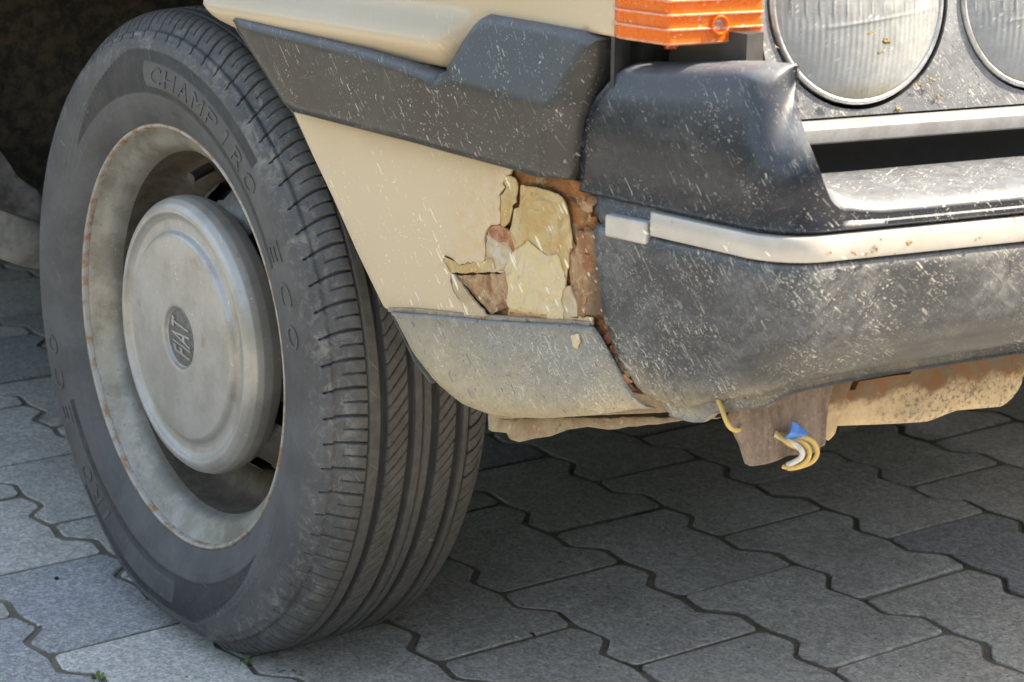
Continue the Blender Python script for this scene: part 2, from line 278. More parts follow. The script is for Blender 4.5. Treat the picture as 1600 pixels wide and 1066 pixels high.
# ------------------------------------------------------------------ object helpers
def link(o):
    sc.collection.objects.link(o); return o
def put(name, bm_or_me, mat, parent=None, smooth=True, sharp=35, label=None):
    if isinstance(bm_or_me, bmesh.types.BMesh):
        me = bpy.data.meshes.new(name); bm_or_me.to_mesh(me); bm_or_me.free()
    else: me = bm_or_me
    mats = mat if isinstance(mat, (list, tuple)) else [mat]
    for m in mats: me.materials.append(MT[m])
    o = link(bpy.data.objects.new(name, me))
    if smooth:
        me.polygons.foreach_set('use_smooth', [True]*len(me.polygons))
        if sharp: me.set_sharp_from_angle(angle=math.radians(sharp))
    if parent is not None:
        o.parent = parent
        if parent.type == 'EMPTY' and parent.get('world'): o.location = -parent.location
    if label: o['label'] = label
    return o
def bevel(o, w, seg=2, ang=40):
    m = o.modifiers.new('soft edge', 'BEVEL'); m.width = w; m.segments = seg; m.limit_method = 'ANGLE'; m.angle_limit = math.radians(ang); m.harden_normals = False
    return o
def thing(name, label, cat, loc=(0, 0, 0), world=False, group=None):
    o = link(bpy.data.objects.new(name, None)); o.location = loc; o['label'] = label; o['category'] = cat; o.empty_display_size = .1
    if world: o['world'] = 1
    if group: o['group'] = group
    return o
def tag(o, label, cat, group=None, kind=None):
    if label: o['label'] = label
    if cat: o['category'] = cat
    if group: o['group'] = group
    if kind: o['kind'] = kind
    return o
# local frames of the flank and of the front of the car: (along, z, outward) -> world
T1 = math.radians(6.7); E1 = np.array([math.cos(T1), math.sin(T1), 0]); N1 = np.array([E1[1], -E1[0], 0]); O1 = np.array([.1, -.60, 0])
T2 = math.radians(79.9); E2 = np.array([math.cos(T2), math.sin(T2), 0]); N2 = np.array([E2[1], -E2[0], 0]); O2 = np.array([.82, -.515, 0])
def flank(a, z, d=0.): return O1+E1*a+N1*d+np.array([0, 0, z])
def front(b, z, d=0.): return O2+E2*b+N2*d+np.array([0, 0, z])
def jag(poly, amp, step, seed):
    """break a traced outline into short uneven segments, as torn paint has"""
    r = random.Random(seed); out = []
    for i, p in enumerate(poly):
        q = poly[(i+1) % len(poly)]; L = math.dist(p, q); n = max(1, int(L/step)); out.append(p)
        for k in range(1, n):
            t = k/n; out.append((p[0]+(q[0]-p[0])*t+r.uniform(-amp, amp), p[1]+(q[1]-p[1])*t+r.uniform(-amp, amp)))
    return out
def edgedist(p, poly):
    best = 9; 
    for i in range(len(poly)):
        a = poly[i]; b = poly[(i+1) % len(poly)]; dx, dy = b[0]-a[0], b[1]-a[1]; L = dx*dx+dy*dy
        t = 0 if L == 0 else max(0, min(1, ((p[0]-a[0])*dx+(p[1]-a[1])*dy)/L))
        d = math.hypot(p[0]-a[0]-t*dx, p[1]-a[1]-t*dy)
        if d < best: best = d
    return best
def sheet(name, poly, dfun, thick, mat, parent, fr=flank, cell=.006, rim=0., label=None, sharp=40, bev=0):
    """a pressed sheet with the given outline, shaped by dfun(a, z), its rim rolled back, with real thickness"""
    from mathutils.geometry import delaunay_2d_cdt
    n0 = len(poly); pts = [Vector(p) for p in poly]; xs = [p[0] for p in poly]; ys = [p[1] for p in poly]
    def inside(x, y):
        c = False
        for i in range(n0):
            (x1, y1), (x2, y2) = poly[i], poly[i-1]
            if (y1 > y) != (y2 > y) and x < (x2-x1)*(y-y1)/(y2-y1)+x1: c = not c
        return c
    area = sum(poly[i-1][0]*poly[i][1]-poly[i][0]*poly[i-1][1] for i in range(n0)); sg = 1 if area > 0 else -1
    step = cell or .01
    if rim:
        for i in range(n0):
            a, c = Vector(poly[i]), Vector(poly[(i+1) % n0]); L = (c-a).length
            if L < 1e-6: continue
            nn = Vector((-(c-a).y, (c-a).x))/L*sg; m = max(1, int(L/min(step, rim*2.5)))
            for k in range(m):
                for w in (.3, 1.05):
                    q = a+(c-a)*(k+.5)/m+nn*rim*w
                    if inside(q.x, q.y) and edgedist(q, poly) > rim*w*.8: pts.append(q)
    if cell:
        y = min(ys)+cell*.5; r_ = 0
        while y < max(ys):
            x = min(xs)+cell*(.25 if r_ % 2 else .75)
            while x < max(xs):
                if inside(x, y) and edgedist((x, y), poly) > max(cell*.45, rim*1.25): pts.append(Vector((x, y)))
                x += cell
            y += cell*.87; r_ += 1
    rv, re_, rf, *_ = delaunay_2d_cdt(pts, [(i, (i+1) % n0) for i in range(n0)], [], 1, 1e-7)
    bm = bmesh.new(); vs = [bm.verts.new((p.x, p.y, 0)) for p in rv]
    for f in rf:
        try: bm.faces.new([vs[i] for i in f])
        except ValueError: pass
    for v in [v for v in vs if not v.link_faces]: bm.verts.remove(v)
    bm.normal_update()
    if sum(f.normal.z*f.calc_area() for f in bm.faces) < 0: bmesh.ops.reverse_faces(bm, faces=bm.faces)
    pos = {}
    for v in bm.verts:
        a, z = v.co.x, v.co.y; d = dfun(a, z)
        if rim:
            e = edgedist((a, z), poly)
            if e < rim: d -= rim*(1-math.sqrt(max(0, 1-(1-e/rim)**2)))
        pos[v] = (a, z, d)
    top = bm.faces[:]; ret = bmesh.ops.duplicate(bm, geom=bm.verts[:]+bm.edges[:]+top)
    bound = [e for e in bm.edges if len(e.link_faces) == 1 and e.verts[0] in pos]
    vm = ret['vert_map']
    for e in bound:
        a, b = e.verts; lf = e.link_faces[0]
        ls = [l for l in lf.loops if l.edge == e][0]
        a, b = ls.vert, ls.link_loop_next.vert
        bm.faces.new((b, a, vm[a], vm[b]))
    for f in [x for x in ret['geom'] if isinstance(x, bmesh.types.BMFace)]: f.normal_flip()
    for v, (a, z, d) in pos.items():
        v.co = fr(a, z, d); vm[v].co = fr(a, z, d-thick)
    bmesh.ops.recalc_face_normals(bm, faces=bm.faces)
    o = put(name, bm, mat, parent, sharp=sharp, label=label)
    return bevel(o, bev, 2) if bev else o
def gridmesh(P, close_u=False, close_v=False):
    P = np.asarray(P, float); nu, nv = P.shape[:2]; idx = np.arange(nu*nv).reshape(nu, nv)
    iu = np.arange(nu if close_u else nu-1); iv = np.arange(nv if close_v else nv-1)
    A = idx[np.ix_(iu, iv)]; B = idx[np.ix_((iu+1) % nu, iv)]; Cc = idx[np.ix_((iu+1) % nu, (iv+1) % nv)]; Dd = idx[np.ix_(iu, (iv+1) % nv)]
    F = np.stack([A, B, Cc, Dd], -1).reshape(-1, 4)
    me = bpy.data.meshes.new('m'); me.vertices.add(nu*nv); me.vertices.foreach_set('co', P.reshape(-1)); me.loops.add(F.size); me.loops.foreach_set('vertex_index', F.reshape(-1).astype(np.int32))
    me.polygons.add(len(F)); me.polygons.foreach_set('loop_start', np.arange(0, F.size, 4, dtype=np.int32)); me.update(calc_edges=True); me.validate(); return me
def box(bm, lo, hi, fr=None):
    f = fr or (lambda a, b, c: (a, b, c)); v = [bm.verts.new(f(x, y, z)) for x in (lo[0], hi[0]) for y in (lo[1], hi[1]) for z in (lo[2], hi[2])]
    for q in ((0, 1, 3, 2), (4, 6, 7, 5), (0, 4, 5, 1), (2, 3, 7, 6), (0, 2, 6, 4), (1, 5, 7, 3)): bm.faces.new([v[i] for i in q])
    bmesh.ops.recalc_face_normals(bm, faces=bm.faces)
def lathe(prof, seg=96, frame=None, a0=0., a1=2*math.pi):
    """prof: (off, r) outward along the axle; local -Y is outward"""
    th = np.linspace(a0, a1, seg, endpoint=False); P = np.zeros((seg, len(prof), 3))
    for j, (o_, r) in enumerate(prof): P[:, j, 0] = r*np.cos(th); P[:, j, 1] = -o_; P[:, j, 2] = r*np.sin(th)
    return gridmesh(P, close_u=True)
def tube(pts, r, seg=8, cyc=False):
    cu = bpy.data.curves.new('c', 'CURVE'); cu.dimensions = '3D'; cu.bevel_depth = r; cu.bevel_resolution = 3; cu.use_fill_caps = True
    s = cu.splines.new('NURBS'); s.points.add(len(pts)-1); s.order_u = 3; s.use_endpoint_u = True; s.resolution_u = 6
    for p, q in zip(s.points, pts): p.co = (*q, 1)
    o = bpy.data.objects.new('c', cu); link(o); dg = bpy.context.evaluated_depsgraph_get(); me = bpy.data.meshes.new_from_object(o.evaluated_get(dg)); bpy.data.objects.remove(o); bpy.data.curves.remove(cu); me.materials.clear(); return me
def text_mesh(s, size, ext):
    cu = bpy.data.curves.new('t', 'FONT'); cu.body = s; cu.size = size; cu.extrude = ext; cu.align_x = 'CENTER'; cu.resolution_u = 3
    o = bpy.data.objects.new('t', cu); link(o); dg = bpy.context.evaluated_depsgraph_get(); me = bpy.data.meshes.new_from_object(o.evaluated_get(dg)); bpy.data.objects.remove(o); bpy.data.curves.remove(cu); me.materials.clear(); return me
D = {"trim": [[0.1964, 0.5597], [0.2005, 0.5615], [0.2469, 0.5589], [0.3077, 0.5559], [0.3512, 0.5537], [0.393, 0.5499], [0.42, 0.546], [0.4306, 0.5446], [0.4384, 0.5481], [0.4442, 0.5588], [0.45, 0.5733], [0.4563, 0.583], [0.4639, 0.5867], [0.5083, 0.586], [0.5497, 0.5848], [0.5675, 0.5808], [0.5645, 0.563], [0.56, 0.5463], [0.556, 0.5256], [0.553, 0.505], [0.5506, 0.4885], [0.5519, 0.4897], [0.5281, 0.4898], [0.4975, 0.4915], [0.4465, 0.4931], [0.3927, 0.4956], [0.3214, 0.4973], [0.2739, 0.4989], [0.2631, 0.5013], [0.2455, 0.5155], [0.2183, 0.5383]],
 "crease": [[0.4332, 0.5432], [0.5566, 0.5374]],
 "endbevel": [[0.57, 0.5735], [0.5592, 0.5505], [0.554, 0.5258], [0.5531, 0.4911]],
 "panel": [[0.2503, 0.4955], [0.4901, 0.4891], [0.488, 0.4842], [0.4847, 0.4832], [0.4807, 0.4775], [0.4832, 0.475], [0.4774, 0.469], [0.4784, 0.4629], [0.4782, 0.4492], [0.4685, 0.4465], [0.4651, 0.443], [0.4635, 0.4399], [0.4636, 0.426], [0.4628, 0.4218], [0.4569, 0.4184], [0.4517, 0.4186], [0.4369, 0.4136], [0.4325, 0.4157], [0.4218, 0.418], [0.4201, 0.4147], [0.4254, 0.4085], [0.4281, 0.4067], [0.4273, 0.4006], [0.4299, 0.3951], [0.4415, 0.3866], [0.4442, 0.38], [0.426, 0.3778], [0.3914, 0.3733], [0.3606, 0.3672], [0.3556, 0.3681], [0.3264, 0.4014], [0.2969, 0.4382], [0.2745, 0.4642]],
 "flakes": {"primer_a": [[0.4847, 0.4832], [0.493, 0.4821], [0.4947, 0.479], [0.4941, 0.4666], [0.49, 0.4637], [0.4884, 0.4566], [0.4852, 0.4504], [0.4819, 0.4476], [0.4789, 0.4484], [0.4789, 0.463], [0.4783, 0.4686], [0.484, 0.4752], [0.4815, 0.4776]],
 "big": [[0.4976, 0.4784], [0.5173, 0.4792], [0.5332, 0.4783], [0.538, 0.4763], [0.5421, 0.4698], [0.5446, 0.4625], [0.5464, 0.4551], [0.5479, 0.4454], [0.5436, 0.4424], [0.5445, 0.4359], [0.5425, 0.4222], [0.5375, 0.4347], [0.5342, 0.4397], [0.5262, 0.4383], [0.5214, 0.4374], [0.5149, 0.4396], [0.51, 0.4433], [0.5059, 0.4439], [0.5003, 0.4393], [0.4954, 0.4362], [0.4929, 0.4346], [0.4904, 0.441], [0.4861, 0.4449], [0.4902, 0.4535], [0.4917, 0.4617], [0.4966, 0.4636], [0.4973, 0.4716]],
 "cream": [[0.5059, 0.443], [0.5125, 0.4403], [0.5247, 0.4357], [0.5339, 0.4389], [0.5375, 0.4336], [0.5425, 0.4222], [0.5395, 0.4149], [0.5381, 0.409], [0.5414, 0.4029], [0.5408, 0.3943], [0.5257, 0.3918], [0.5248, 0.3961], [0.5028, 0.3935], [0.4869, 0.3938], [0.4852, 0.3975], [0.4867, 0.4071], [0.4849, 0.4137], [0.4832, 0.4191], [0.4864, 0.4255], [0.4938, 0.4339], [0.5006, 0.4383]],
 "scab": [[0.4651, 0.443], [0.4719, 0.447], [0.4786, 0.4482], [0.4853, 0.447], [0.4903, 0.4422], [0.4929, 0.4358], [0.4905, 0.4319], [0.4854, 0.4368], [0.4754, 0.4373], [0.4677, 0.4394]],
 "grey": [[0.4643, 0.4396], [0.4677, 0.439], [0.4754, 0.4368], [0.4851, 0.4359], [0.4902, 0.4307], [0.4856, 0.4253], [0.4823, 0.4196], [0.4743, 0.4166], [0.4708, 0.4247], [0.4641, 0.4261]],
 "filler": [[0.4899, 0.4301], [0.4888, 0.4269], [0.4859, 0.4241], [0.4818, 0.4223], [0.4773, 0.4218], [0.4735, 0.4229], [0.4714, 0.4253], [0.4714, 0.4284], [0.4734, 0.4315], [0.4771, 0.4339], [0.4816, 0.435], [0.4858, 0.4347], [0.4888, 0.4329]],
 "yellow": [[0.4204, 0.4175], [0.4325, 0.4153], [0.4369, 0.4131], [0.4517, 0.4182], [0.4628, 0.4212], [0.4701, 0.4244], [0.4736, 0.4174], [0.4834, 0.4178], [0.4834, 0.4173], [0.429, 0.4066], [0.4261, 0.4087], [0.4208, 0.4146]],
 "flap": [[0.4281, 0.4059], [0.4318, 0.4064], [0.4679, 0.3842], [0.4447, 0.3795], [0.442, 0.3867], [0.4305, 0.3954]],
 "strip": [[0.4861, 0.3925], [0.5248, 0.3952], [0.5253, 0.3934], [0.4862, 0.3861]],
 "corner": [[0.5192, 0.3922], [0.5665, 0.4028], [0.5674, 0.398], [0.5401, 0.3918]],
 "rim": [[0.5395, 0.4149], [0.5458, 0.4183], [0.5507, 0.4103], [0.5517, 0.4015], [0.5415, 0.3989], [0.5389, 0.4091]],
 "r1": [[0.5503, 0.4547], [0.5648, 0.4582], [0.5668, 0.4443], [0.5529, 0.4441]],
 "r2": [[0.5522, 0.4429], [0.5653, 0.443], [0.5685, 0.4392], [0.5579, 0.4328], [0.5523, 0.4373]],
 "r3": [[0.5587, 0.4319], [0.57, 0.4383], [0.5728, 0.4234], [0.5607, 0.4156], [0.5581, 0.4251]],
 "r4": [[0.5623, 0.4146], [0.5733, 0.4219], [0.5756, 0.4063], [0.5603, 0.4032]],
 "r5": [[0.5466, 0.4452], [0.5514, 0.4416], [0.5564, 0.4314], [0.5584, 0.414], [0.5572, 0.4026], [0.5525, 0.4017], [0.5507, 0.4103], [0.5457, 0.4194], [0.5441, 0.4347]]}, "valance": [[0.3621, 0.3665], [0.426, 0.3756], [0.466, 0.3809], [0.5106, 0.3881], [0.5503, 0.3949], [0.5796, 0.3988], [0.6054, 0.4007], [0.6289, 0.3724], [0.6297, 0.3525], [0.613, 0.3486], [0.555, 0.3317], [0.512, 0.3197], [0.4864, 0.314], [0.4648, 0.3111], [0.4366, 0.3114], [0.4124, 0.3189], [0.3878, 0.3355], [0.3714, 0.3533]],
 "base": [[0.3278, 0.5076], [0.5533, 0.5013], [0.6076, 0.4911], [0.6116, 0.3853], [0.5297, 0.3676], [0.37, 0.3662]],
 "vpeel": [[0.5534, 0.3885], [0.5605, 0.3917], [0.5624, 0.3861], [0.5596, 0.3812], [0.5554, 0.3825]],
 "bsU": [[0.5854, 0.569], [0.5663, 0.5497], [0.5537, 0.5279], [0.5527, 0.5032], [0.5539, 0.4778]],
 "bsL": [[0.5674, 0.4746], [0.5713, 0.4441], [0.5766, 0.4032], [0.5879, 0.378], [0.604, 0.3592], [0.6241, 0.3525]],
 "btop": [[0.5755, 0.567], [0.6219, 0.5721], [0.6736, 0.577], [0.6935, 0.5766]],
 "bbot": [[0.605, 0.3439], [0.6384, 0.3497], [0.6651, 0.3594]],
 "bbotF": [[0.0036, 0.3734], [0.0355, 0.3756], [0.1063, 0.3777], [0.2055, 0.3813]],
 "strip_side": [[0.6182, 0.4747], [0.6199, 0.4589], [0.6877, 0.4774], [0.6885, 0.4631], [0.7127, 0.4778], [0.716, 0.4631]],
 "cap": [[0.5802, 0.4726], [0.6165, 0.4745], [0.6188, 0.4595], [0.5835, 0.4579]],
 "stripF": [[-0.0005, 0.4803], [0.0004, 0.4646], [0.0779, 0.4802], [0.0789, 0.4656], [0.1724, 0.4827], [0.1738, 0.4673]],
 "shelf0": [[-0.0163, 0.5796], [-0.007, 0.5653], [0.0025, 0.5482], [0.0113, 0.5291], [0.0197, 0.5116], [0.0316, 0.4974], [0.0501, 0.4875], [0.0774, 0.4868], [0.1712, 0.4955]],
 "lampL": [[0.5814, 0.6065], [0.5786, 0.5907], [0.5778, 0.5819], [0.6283, 0.5833], [0.6324, 0.611]],
 "lampF": [[0.0022, 0.5832], [0.0627, 0.5843], [0.0667, 0.5966], [0.067, 0.6082], [0.036, 0.5947], [0.0357, 0.6009], [0.0418, 0.5945]],
 "lpanel": [[0.0434, 0.6072], [0.046, 0.5836], [0.0516, 0.5636], [0.0651, 0.5307], [0.0677, 0.5265]],
 "chrome": [[0.0593, 0.5286], [0.0623, 0.518], [0.2352, 0.5319], [0.2364, 0.5196], [0.0531, 0.5318], [0.2345, 0.5395]],
 "fender_up": [[0.1713, 0.5711], [0.1849, 0.558], [0.3437, 0.5863], [0.4521, 0.5879], [0.427, 0.5512], [0.5894, 0.5847], [0.5914, 0.6081], [0.5761, 0.5637]],
 "arch": [[0.1444, 0.5777], [0.1567, 0.5691], [0.1704, 0.5559], [0.2495, 0.494], [0.2969, 0.4382], [0.3264, 0.4014], [0.3556, 0.3681], [0.3606, 0.3667], [0.3878, 0.3355], [0.4124, 0.3189], [0.4366, 0.3114], [0.4648, 0.3111]],
 "cross": [[-0.0698, 0.3092], [-0.0692, 0.2998], [-0.056, 0.2968], [-0.0539, 0.2918], [-0.048, 0.2892], [-0.0242, 0.2904], [-0.0092, 0.2936], [0.006, 0.2936], [0.0214, 0.2897], [0.0788, 0.2883], [0.1217, 0.2868], [0.1543, 0.2887], [0.1534, 0.3084], [-0.07, 0.3345]],
 "bracket": [[0.0088, 0.361], [0.0073, 0.3541], [0.0209, 0.3209], [0.0435, 0.3213], [0.0495, 0.3162], [0.0532, 0.3191], [0.0722, 0.3234], [0.0798, 0.3259], [0.0812, 0.3513], [0.0855, 0.3593]],
 "bracket_side": [[0.0089, 0.3602], [0.0725, 0.3588], [0.0854, 0.3615]],
 "skid": [[0.1073, 0.3434], [0.1072, 0.3103], [0.109, 0.3145], [0.1145, 0.3236], [0.1598, 0.3192], [0.186, 0.3182], [0.2122, 0.3217], [0.2501, 0.3203], [0.2604, 0.3274], [0.2658, 0.3405], [0.2745, 0.3533], [0.1066, 0.3545]],
 "wires": {"w1": [[-0.0012, 0.3628], [-0.0018, 0.3567], [0.0007, 0.351], [0.0064, 0.3482]],
 "w2": [[0.0399, 0.3393], [0.0453, 0.3361], [0.0517, 0.331], [0.0525, 0.3246], [0.048, 0.3196]],
 "w3": [[0.0527, 0.3394], [0.0595, 0.3368], [0.0633, 0.3295], [0.0612, 0.323], [0.0547, 0.32], [0.0472, 0.3185]],
 "w4": [[0.049, 0.3373], [0.0548, 0.3349], [0.058, 0.3294], [0.0555, 0.3229], [0.0481, 0.3188]],
 "white": [[0.0482, 0.3349], [0.0518, 0.3302], [0.0497, 0.3245], [0.0442, 0.321]],
 "tag": [[0.0475, 0.3476], [0.0545, 0.3413], [0.0518, 0.3378], [0.0442, 0.3379], [0.0422, 0.3399]]}, "rear": [[-0.1397, -0.6, 0.416], [-0.1165, -0.6, 0.3662], [-0.0803, -0.6, 0.3664], [-0.0451, -0.6, 0.3421], [-0.0752, -0.6, 0.3496], [-0.1498, -0.6, 0.3395], [-0.1565, -0.6, 0.2894], [-0.0965, -0.6, 0.2921], [-0.0502, -0.6, 0.2972]],
 "weeds": [[0.168, -0.667, 0.0], [0.208, -0.545, 0.0], [0.24, -0.533, 0.0], [0.249, -0.524, 0.0], [0.257, -0.52, 0.0], [0.353, -0.0, 0.0], [0.407, -0.0, 0.0], [0.346, -0.123, 0.0], [0.351, -0.268, 0.0], [0.462, -0.242, 0.0], [0.401, 0.028, 0.0], [0.129, -0.244, 0.0], [-0.328, -0.524, 0.0], [-0.267, -0.523, 0.0], [0.567, -0.073, 0.0]],
 "pebbles": [[0.201, -0.385, 0.0], [-0.06, -0.6, 0.0], [0.035, -0.659, 0.0], [0.294, -0.306, 0.0], [0.293, -0.323, 0.0], [0.198, -0.528, 0.0], [0.248, 0.24, 0.0], [0.323, -0.098, 0.0]],
 "bugs": [[0.113, 0.5857], [0.1264, 0.5795], [0.1244, 0.5731], [0.1637, 0.5478], [0.1709, 0.5516], [0.1748, 0.5402], [0.1467, 0.5343], [0.179, 0.5771], [0.0525, 0.5777], [0.0541, 0.5637], [0.0672, 0.5551]],
 "bugs2": [[0.0287, 0.4713], [0.0463, 0.4698], [0.0598, 0.4701], [0.0848, 0.4722], [0.0643, 0.4767], [0.1365, 0.4713], [0.0996, 0.4477], [0.0722, 0.4558], [0.0708, 0.4355], [0.0849, 0.4193], [0.1001, 0.4536]]}
# ------------------------------------------------------------------ ground and paving
def quad(name, x0, x1, y0, y1, z, mat, kind='structure'):
    bm = bmesh.new(); bm.faces.new([bm.verts.new(p) for p in ((x0, y0, z), (x1, y0, z), (x1, y1, z), (x0, y1, z))]); o = put(name, bm, mat, smooth=False); o['kind'] = kind; return o
g = quad('ground', -400, 400, -400, 400, -.045, 'paver'); g['label'] = 'flat grey ground reaching away beyond the paved yard'
pave = quad('pavement', -9, 9, -9, 9, -.0016, 'sand'); pave['label'] = 'sandy mossy bed showing in the joints between grey paving blocks'
PIT_, LEN = .1342, .2
def zig(ph, a=.0055, A=.0125):
    ph = ph % .2; k = [(0, -a), (.0375, -A), (.0625, A), (.1, a), (.1375, A), (.1625, -A), (.2, -a)]
    for (p0, v0), (p1, v1) in zip(k, k[1:]):
        if ph <= p1: return v0+(v1-v0)*(ph-p0)/(p1-p0)
    return -a
def block_outline(gap=.0025):
    ks = [.0, .0375, .0625, .1, .1375, .1625, .2]
    lo = [(s, zig(s)) for s in ks]; hi = [(s, PIT_+zig(s+.1)) for s in ks]
    P = lo+hi[::-1]; n = len(P); out = []
    for i in range(n):          # inset by the half joint
        a, b, c = Vector(P[i-1]), Vector(P[i]), Vector(P[(i+1) % n])
        d1 = (b-a).normalized(); d2 = (c-b).normalized(); n1 = Vector((-d1.y, d1.x)); n2 = Vector((-d2.y, d2.x)); m = (n1+n2); m /= m.dot(n1); out.append(b+m*gap)
    out = [Vector((p.x-.1+(-.0006 if p.x < .02 else .0006 if p.x > .18 else 0), p.y-PIT_/2)) for p in out]; res = []
    for i, p in enumerate(out):      # knock the corners off
        a, c = out[i-1], out[(i+1) % n]; u1, u2 = (a-p), (c-p)
        if abs(u1.normalized().dot(u2.normalized())) > .97: res.append(p); continue
        res += [p+u1.normalized()*.0045, p+u2.normalized()*.0045]
    return [(p.x, p.y) for p in res]
def block_mesh(seed):
    r = random.Random(seed); P = block_outline(); n = len(P); bm = bmesh.new()
    def ring(ins, z, j=0.):
        vs = []
        for i in range(n):
            a, b, c = Vector(P[i-1]), Vector(P[i]), Vector(P[(i+1) % n]); d1 = (b-a).normalized(); d2 = (c-b).normalized()
            m = Vector((-d1.y, d1.x))+Vector((-d2.y, d2.x)); m /= m.dot(Vector((-d1.y, d1.x))); q = b+m*(ins+r.uniform(-j, j)); vs.append(bm.verts.new((q.x, q.y, z+r.uniform(-j, j)*.5)))
        return vs
    rs = [ring(0, -.030), ring(.0002, -.0012, .0010), ring(.0019, 0, .0009)]
    for a, b in zip(rs, rs[1:]):
        for i in range(n): bm.faces.new((a[i], a[(i+1) % n], b[(i+1) % n], b[i]))
    bm.faces.new(rs[-1]); me = bpy.data.meshes.new('paver'); bm.to_mesh(me); bm.free(); me.materials.append(MT['paver']); return me
BM = [block_mesh(k) for k in range(6)]
cells = []
for j in range(-26, 28):
    for i in range(-24, 26):
        s = .1*j+.2*i+.1; t = PIT_*(j+.5)
        if -3.2 < s < 2.6 and -2.4 < t < 3.0: cells.append((s, t))
def inview(s, t):
    d = Vector((s, t, 0))-CP; zc = d.dot(fw)
    if zc < .3: return 9
    x = d.dot(rt2)/zc*3345/800; y = d.dot(up2)/zc*3345/533
    return max(abs(x), abs(y), 0)+zc*.12+(5 if abs(x) > 1.25 or abs(y) > 1.5 else 0)
cells.sort(key=lambda c: inview(*c)); rr = random.Random(3); rest = bmesh.new()
for n_, (s, t) in enumerate(cells):
    dz = rr.uniform(-.0010, .0008); rx, ry, rz = rr.uniform(-.005, .005), rr.uniform(-.005, .005), rr.uniform(-.008, .008)
    if n_ < 285:
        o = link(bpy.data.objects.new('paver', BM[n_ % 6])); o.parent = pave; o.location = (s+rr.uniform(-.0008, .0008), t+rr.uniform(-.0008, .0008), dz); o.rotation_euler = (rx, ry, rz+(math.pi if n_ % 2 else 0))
    else:
        q = bmesh.new(); q.from_mesh(BM[n_ % 6]); bmesh.ops.transform(q, matrix=Matrix.Translation((s, t, dz)), verts=q.verts); tm = bpy.data.meshes.new('t'); q.to_mesh(tm); q.free(); rest.from_mesh(tm); bpy.data.meshes.remove(tm)
o = put('paver_field', rest, 'paver', pave, smooth=False); o['kind'] = 'stuff'

# added hedges, unseen outside the frame: they stand in the reflections and block the low sky
def added_hedge(x0, y0, x1, y1, h, label, seed):
    n = 60; P = []; L = math.hypot(x1-x0, y1-y0); nx, ny = -(y1-y0)/L, (x1-x0)/L
    for i in range(n+1):
        f = i/n; cx, cy = x0+(x1-x0)*f, y0+(y1-y0)*f; row = []
        for k in range(25):
            g_ = k/24; off, z = (.7, h*g_*3) if g_ < 1/3 else (.7-1.4*(g_*3-1), h) if g_ < 2/3 else (-.7, h*(3-g_*3))
            w = mnoise.noise(Vector((f*L*1.1, k*.7, seed)))*.35+mnoise.noise(Vector((f*L*3.7, k*1.9, seed)))*.18; row.append((cx+nx*(off+w*(1 if off > 0 else -1)), cy+ny*(off+w*(1 if off > 0 else -1)), z+w*.5-.05))
        P.append(row)
    o = put('added_hedge', gridmesh(np.array(P)), 'hedge_leaf', None, sharp=0); tag(o, label, 'added_hedge'); return o
added_hedge(-13, -8.5, 12, -8.5, 2.2, 'added unseen dark hedgerow on the near side, blocking low sky', 1)
added_hedge(9.5, -8, 9.5, 13, 3.9, 'added unseen dark hedgerow facing the front of the car, blocking low sky', 2)
added_hedge(-13, 12, 9, 12, 4.2, 'added unseen hedgerow on the far side of the car, blocking low sky', 3)
added_hedge(-13, -8, -13, 12, 4.2, 'added unseen hedgerow behind the tail of the car, blocking low sky', 4)
simple('barrel_brown_shade', (.12, .098, .075), .7, .1, col2=(.07, .058, .045), sc_=90)  # dark brown puts the rim's depth shade into the colour, with dirt
# ------------------------------------------------------------------ front wheel
WX, WY, WH = .1267, -.5601, .2708; WROT = .0142; NP_ = 78
car = thing('car', 'cream saloon car with rusty peeling front corner and dirty black plastic bumper', 'car', (-.6, .16, 0), world=True)
def ss(x, a, b):
    t = np.clip((x-a)/(b-a), 0, 1); return t*t*(3-2*t)
# profile (off, r)
out_side = [(-.012, .1700), (-.004, .1765), (.0015, .1830), (.0065, .1900), (.0110, .2000), (.0140, .2110), (.0155, .2230), (.0155, .2340), (.0140, .2440), (.0114, .2510), (.0085, .2565), (.0050, .2602)]
def smoothline(pts, step):
    P = np.array(pts); d = np.r_[0, np.cumsum(np.hypot(*np.diff(P, axis=0).T))]; t = np.arange(0, d[-1], step)
    x = np.interp(t, d, P[:, 0]); y = np.interp(t, d, P[:, 1])
    k = np.ones(5)/5
    for _ in range(2):
        xs = np.convolve(np.pad(x, 2, 'edge'), k, 'valid'); ys = np.convolve(np.pad(y, 2, 'edge'), k, 'valid'); x[1:-1] = xs[1:-1]; y[1:-1] = ys[1:-1]
    return list(zip(x, y))
tread_off = np.arange(.0035, -.1345, -.0009)
def tread_r(o_):
    c = np.abs((o_+.0655)/.069); return .2768-.0030*c**2-.0150*np.clip((c-.70)/.30, 0, None)**2.2
prof = smoothline(out_side, .0016)+[(o_, float(tread_r(o_))) for o_ in tread_off]+[(-.131-o_, r) for o_, r in smoothline(out_side, .006)[::-1]]
nt0 = len(smoothline(out_side, .0016)); nt1 = nt0+len(tread_off)
SEG = NP_*28
th = np.arange(SEG)/SEG*2*np.pi; pr = np.array(prof); OFF = np.broadcast_to(pr[:, 0], (SEG, len(pr))).copy(); RAD = np.broadcast_to(pr[:, 1], (SEG, len(pr))).copy(); TH = np.broadcast_to(th[:, None], OFF.shape)
ph = TH*NP_/(2*np.pi)
def line(f, w): # periodic distance in fraction of a pitch, w = half width (fraction)
    d = np.abs((f+.5) % 1-.5); return 1-ss(d, w*.55, w*1.15)
def band(a, b, e=.0007): return ss(OFF, a-e, a+e)*(1-ss(OFF, b-e, b+e))
dep = np.zeros_like(OFF); grv = np.zeros_like(OFF)
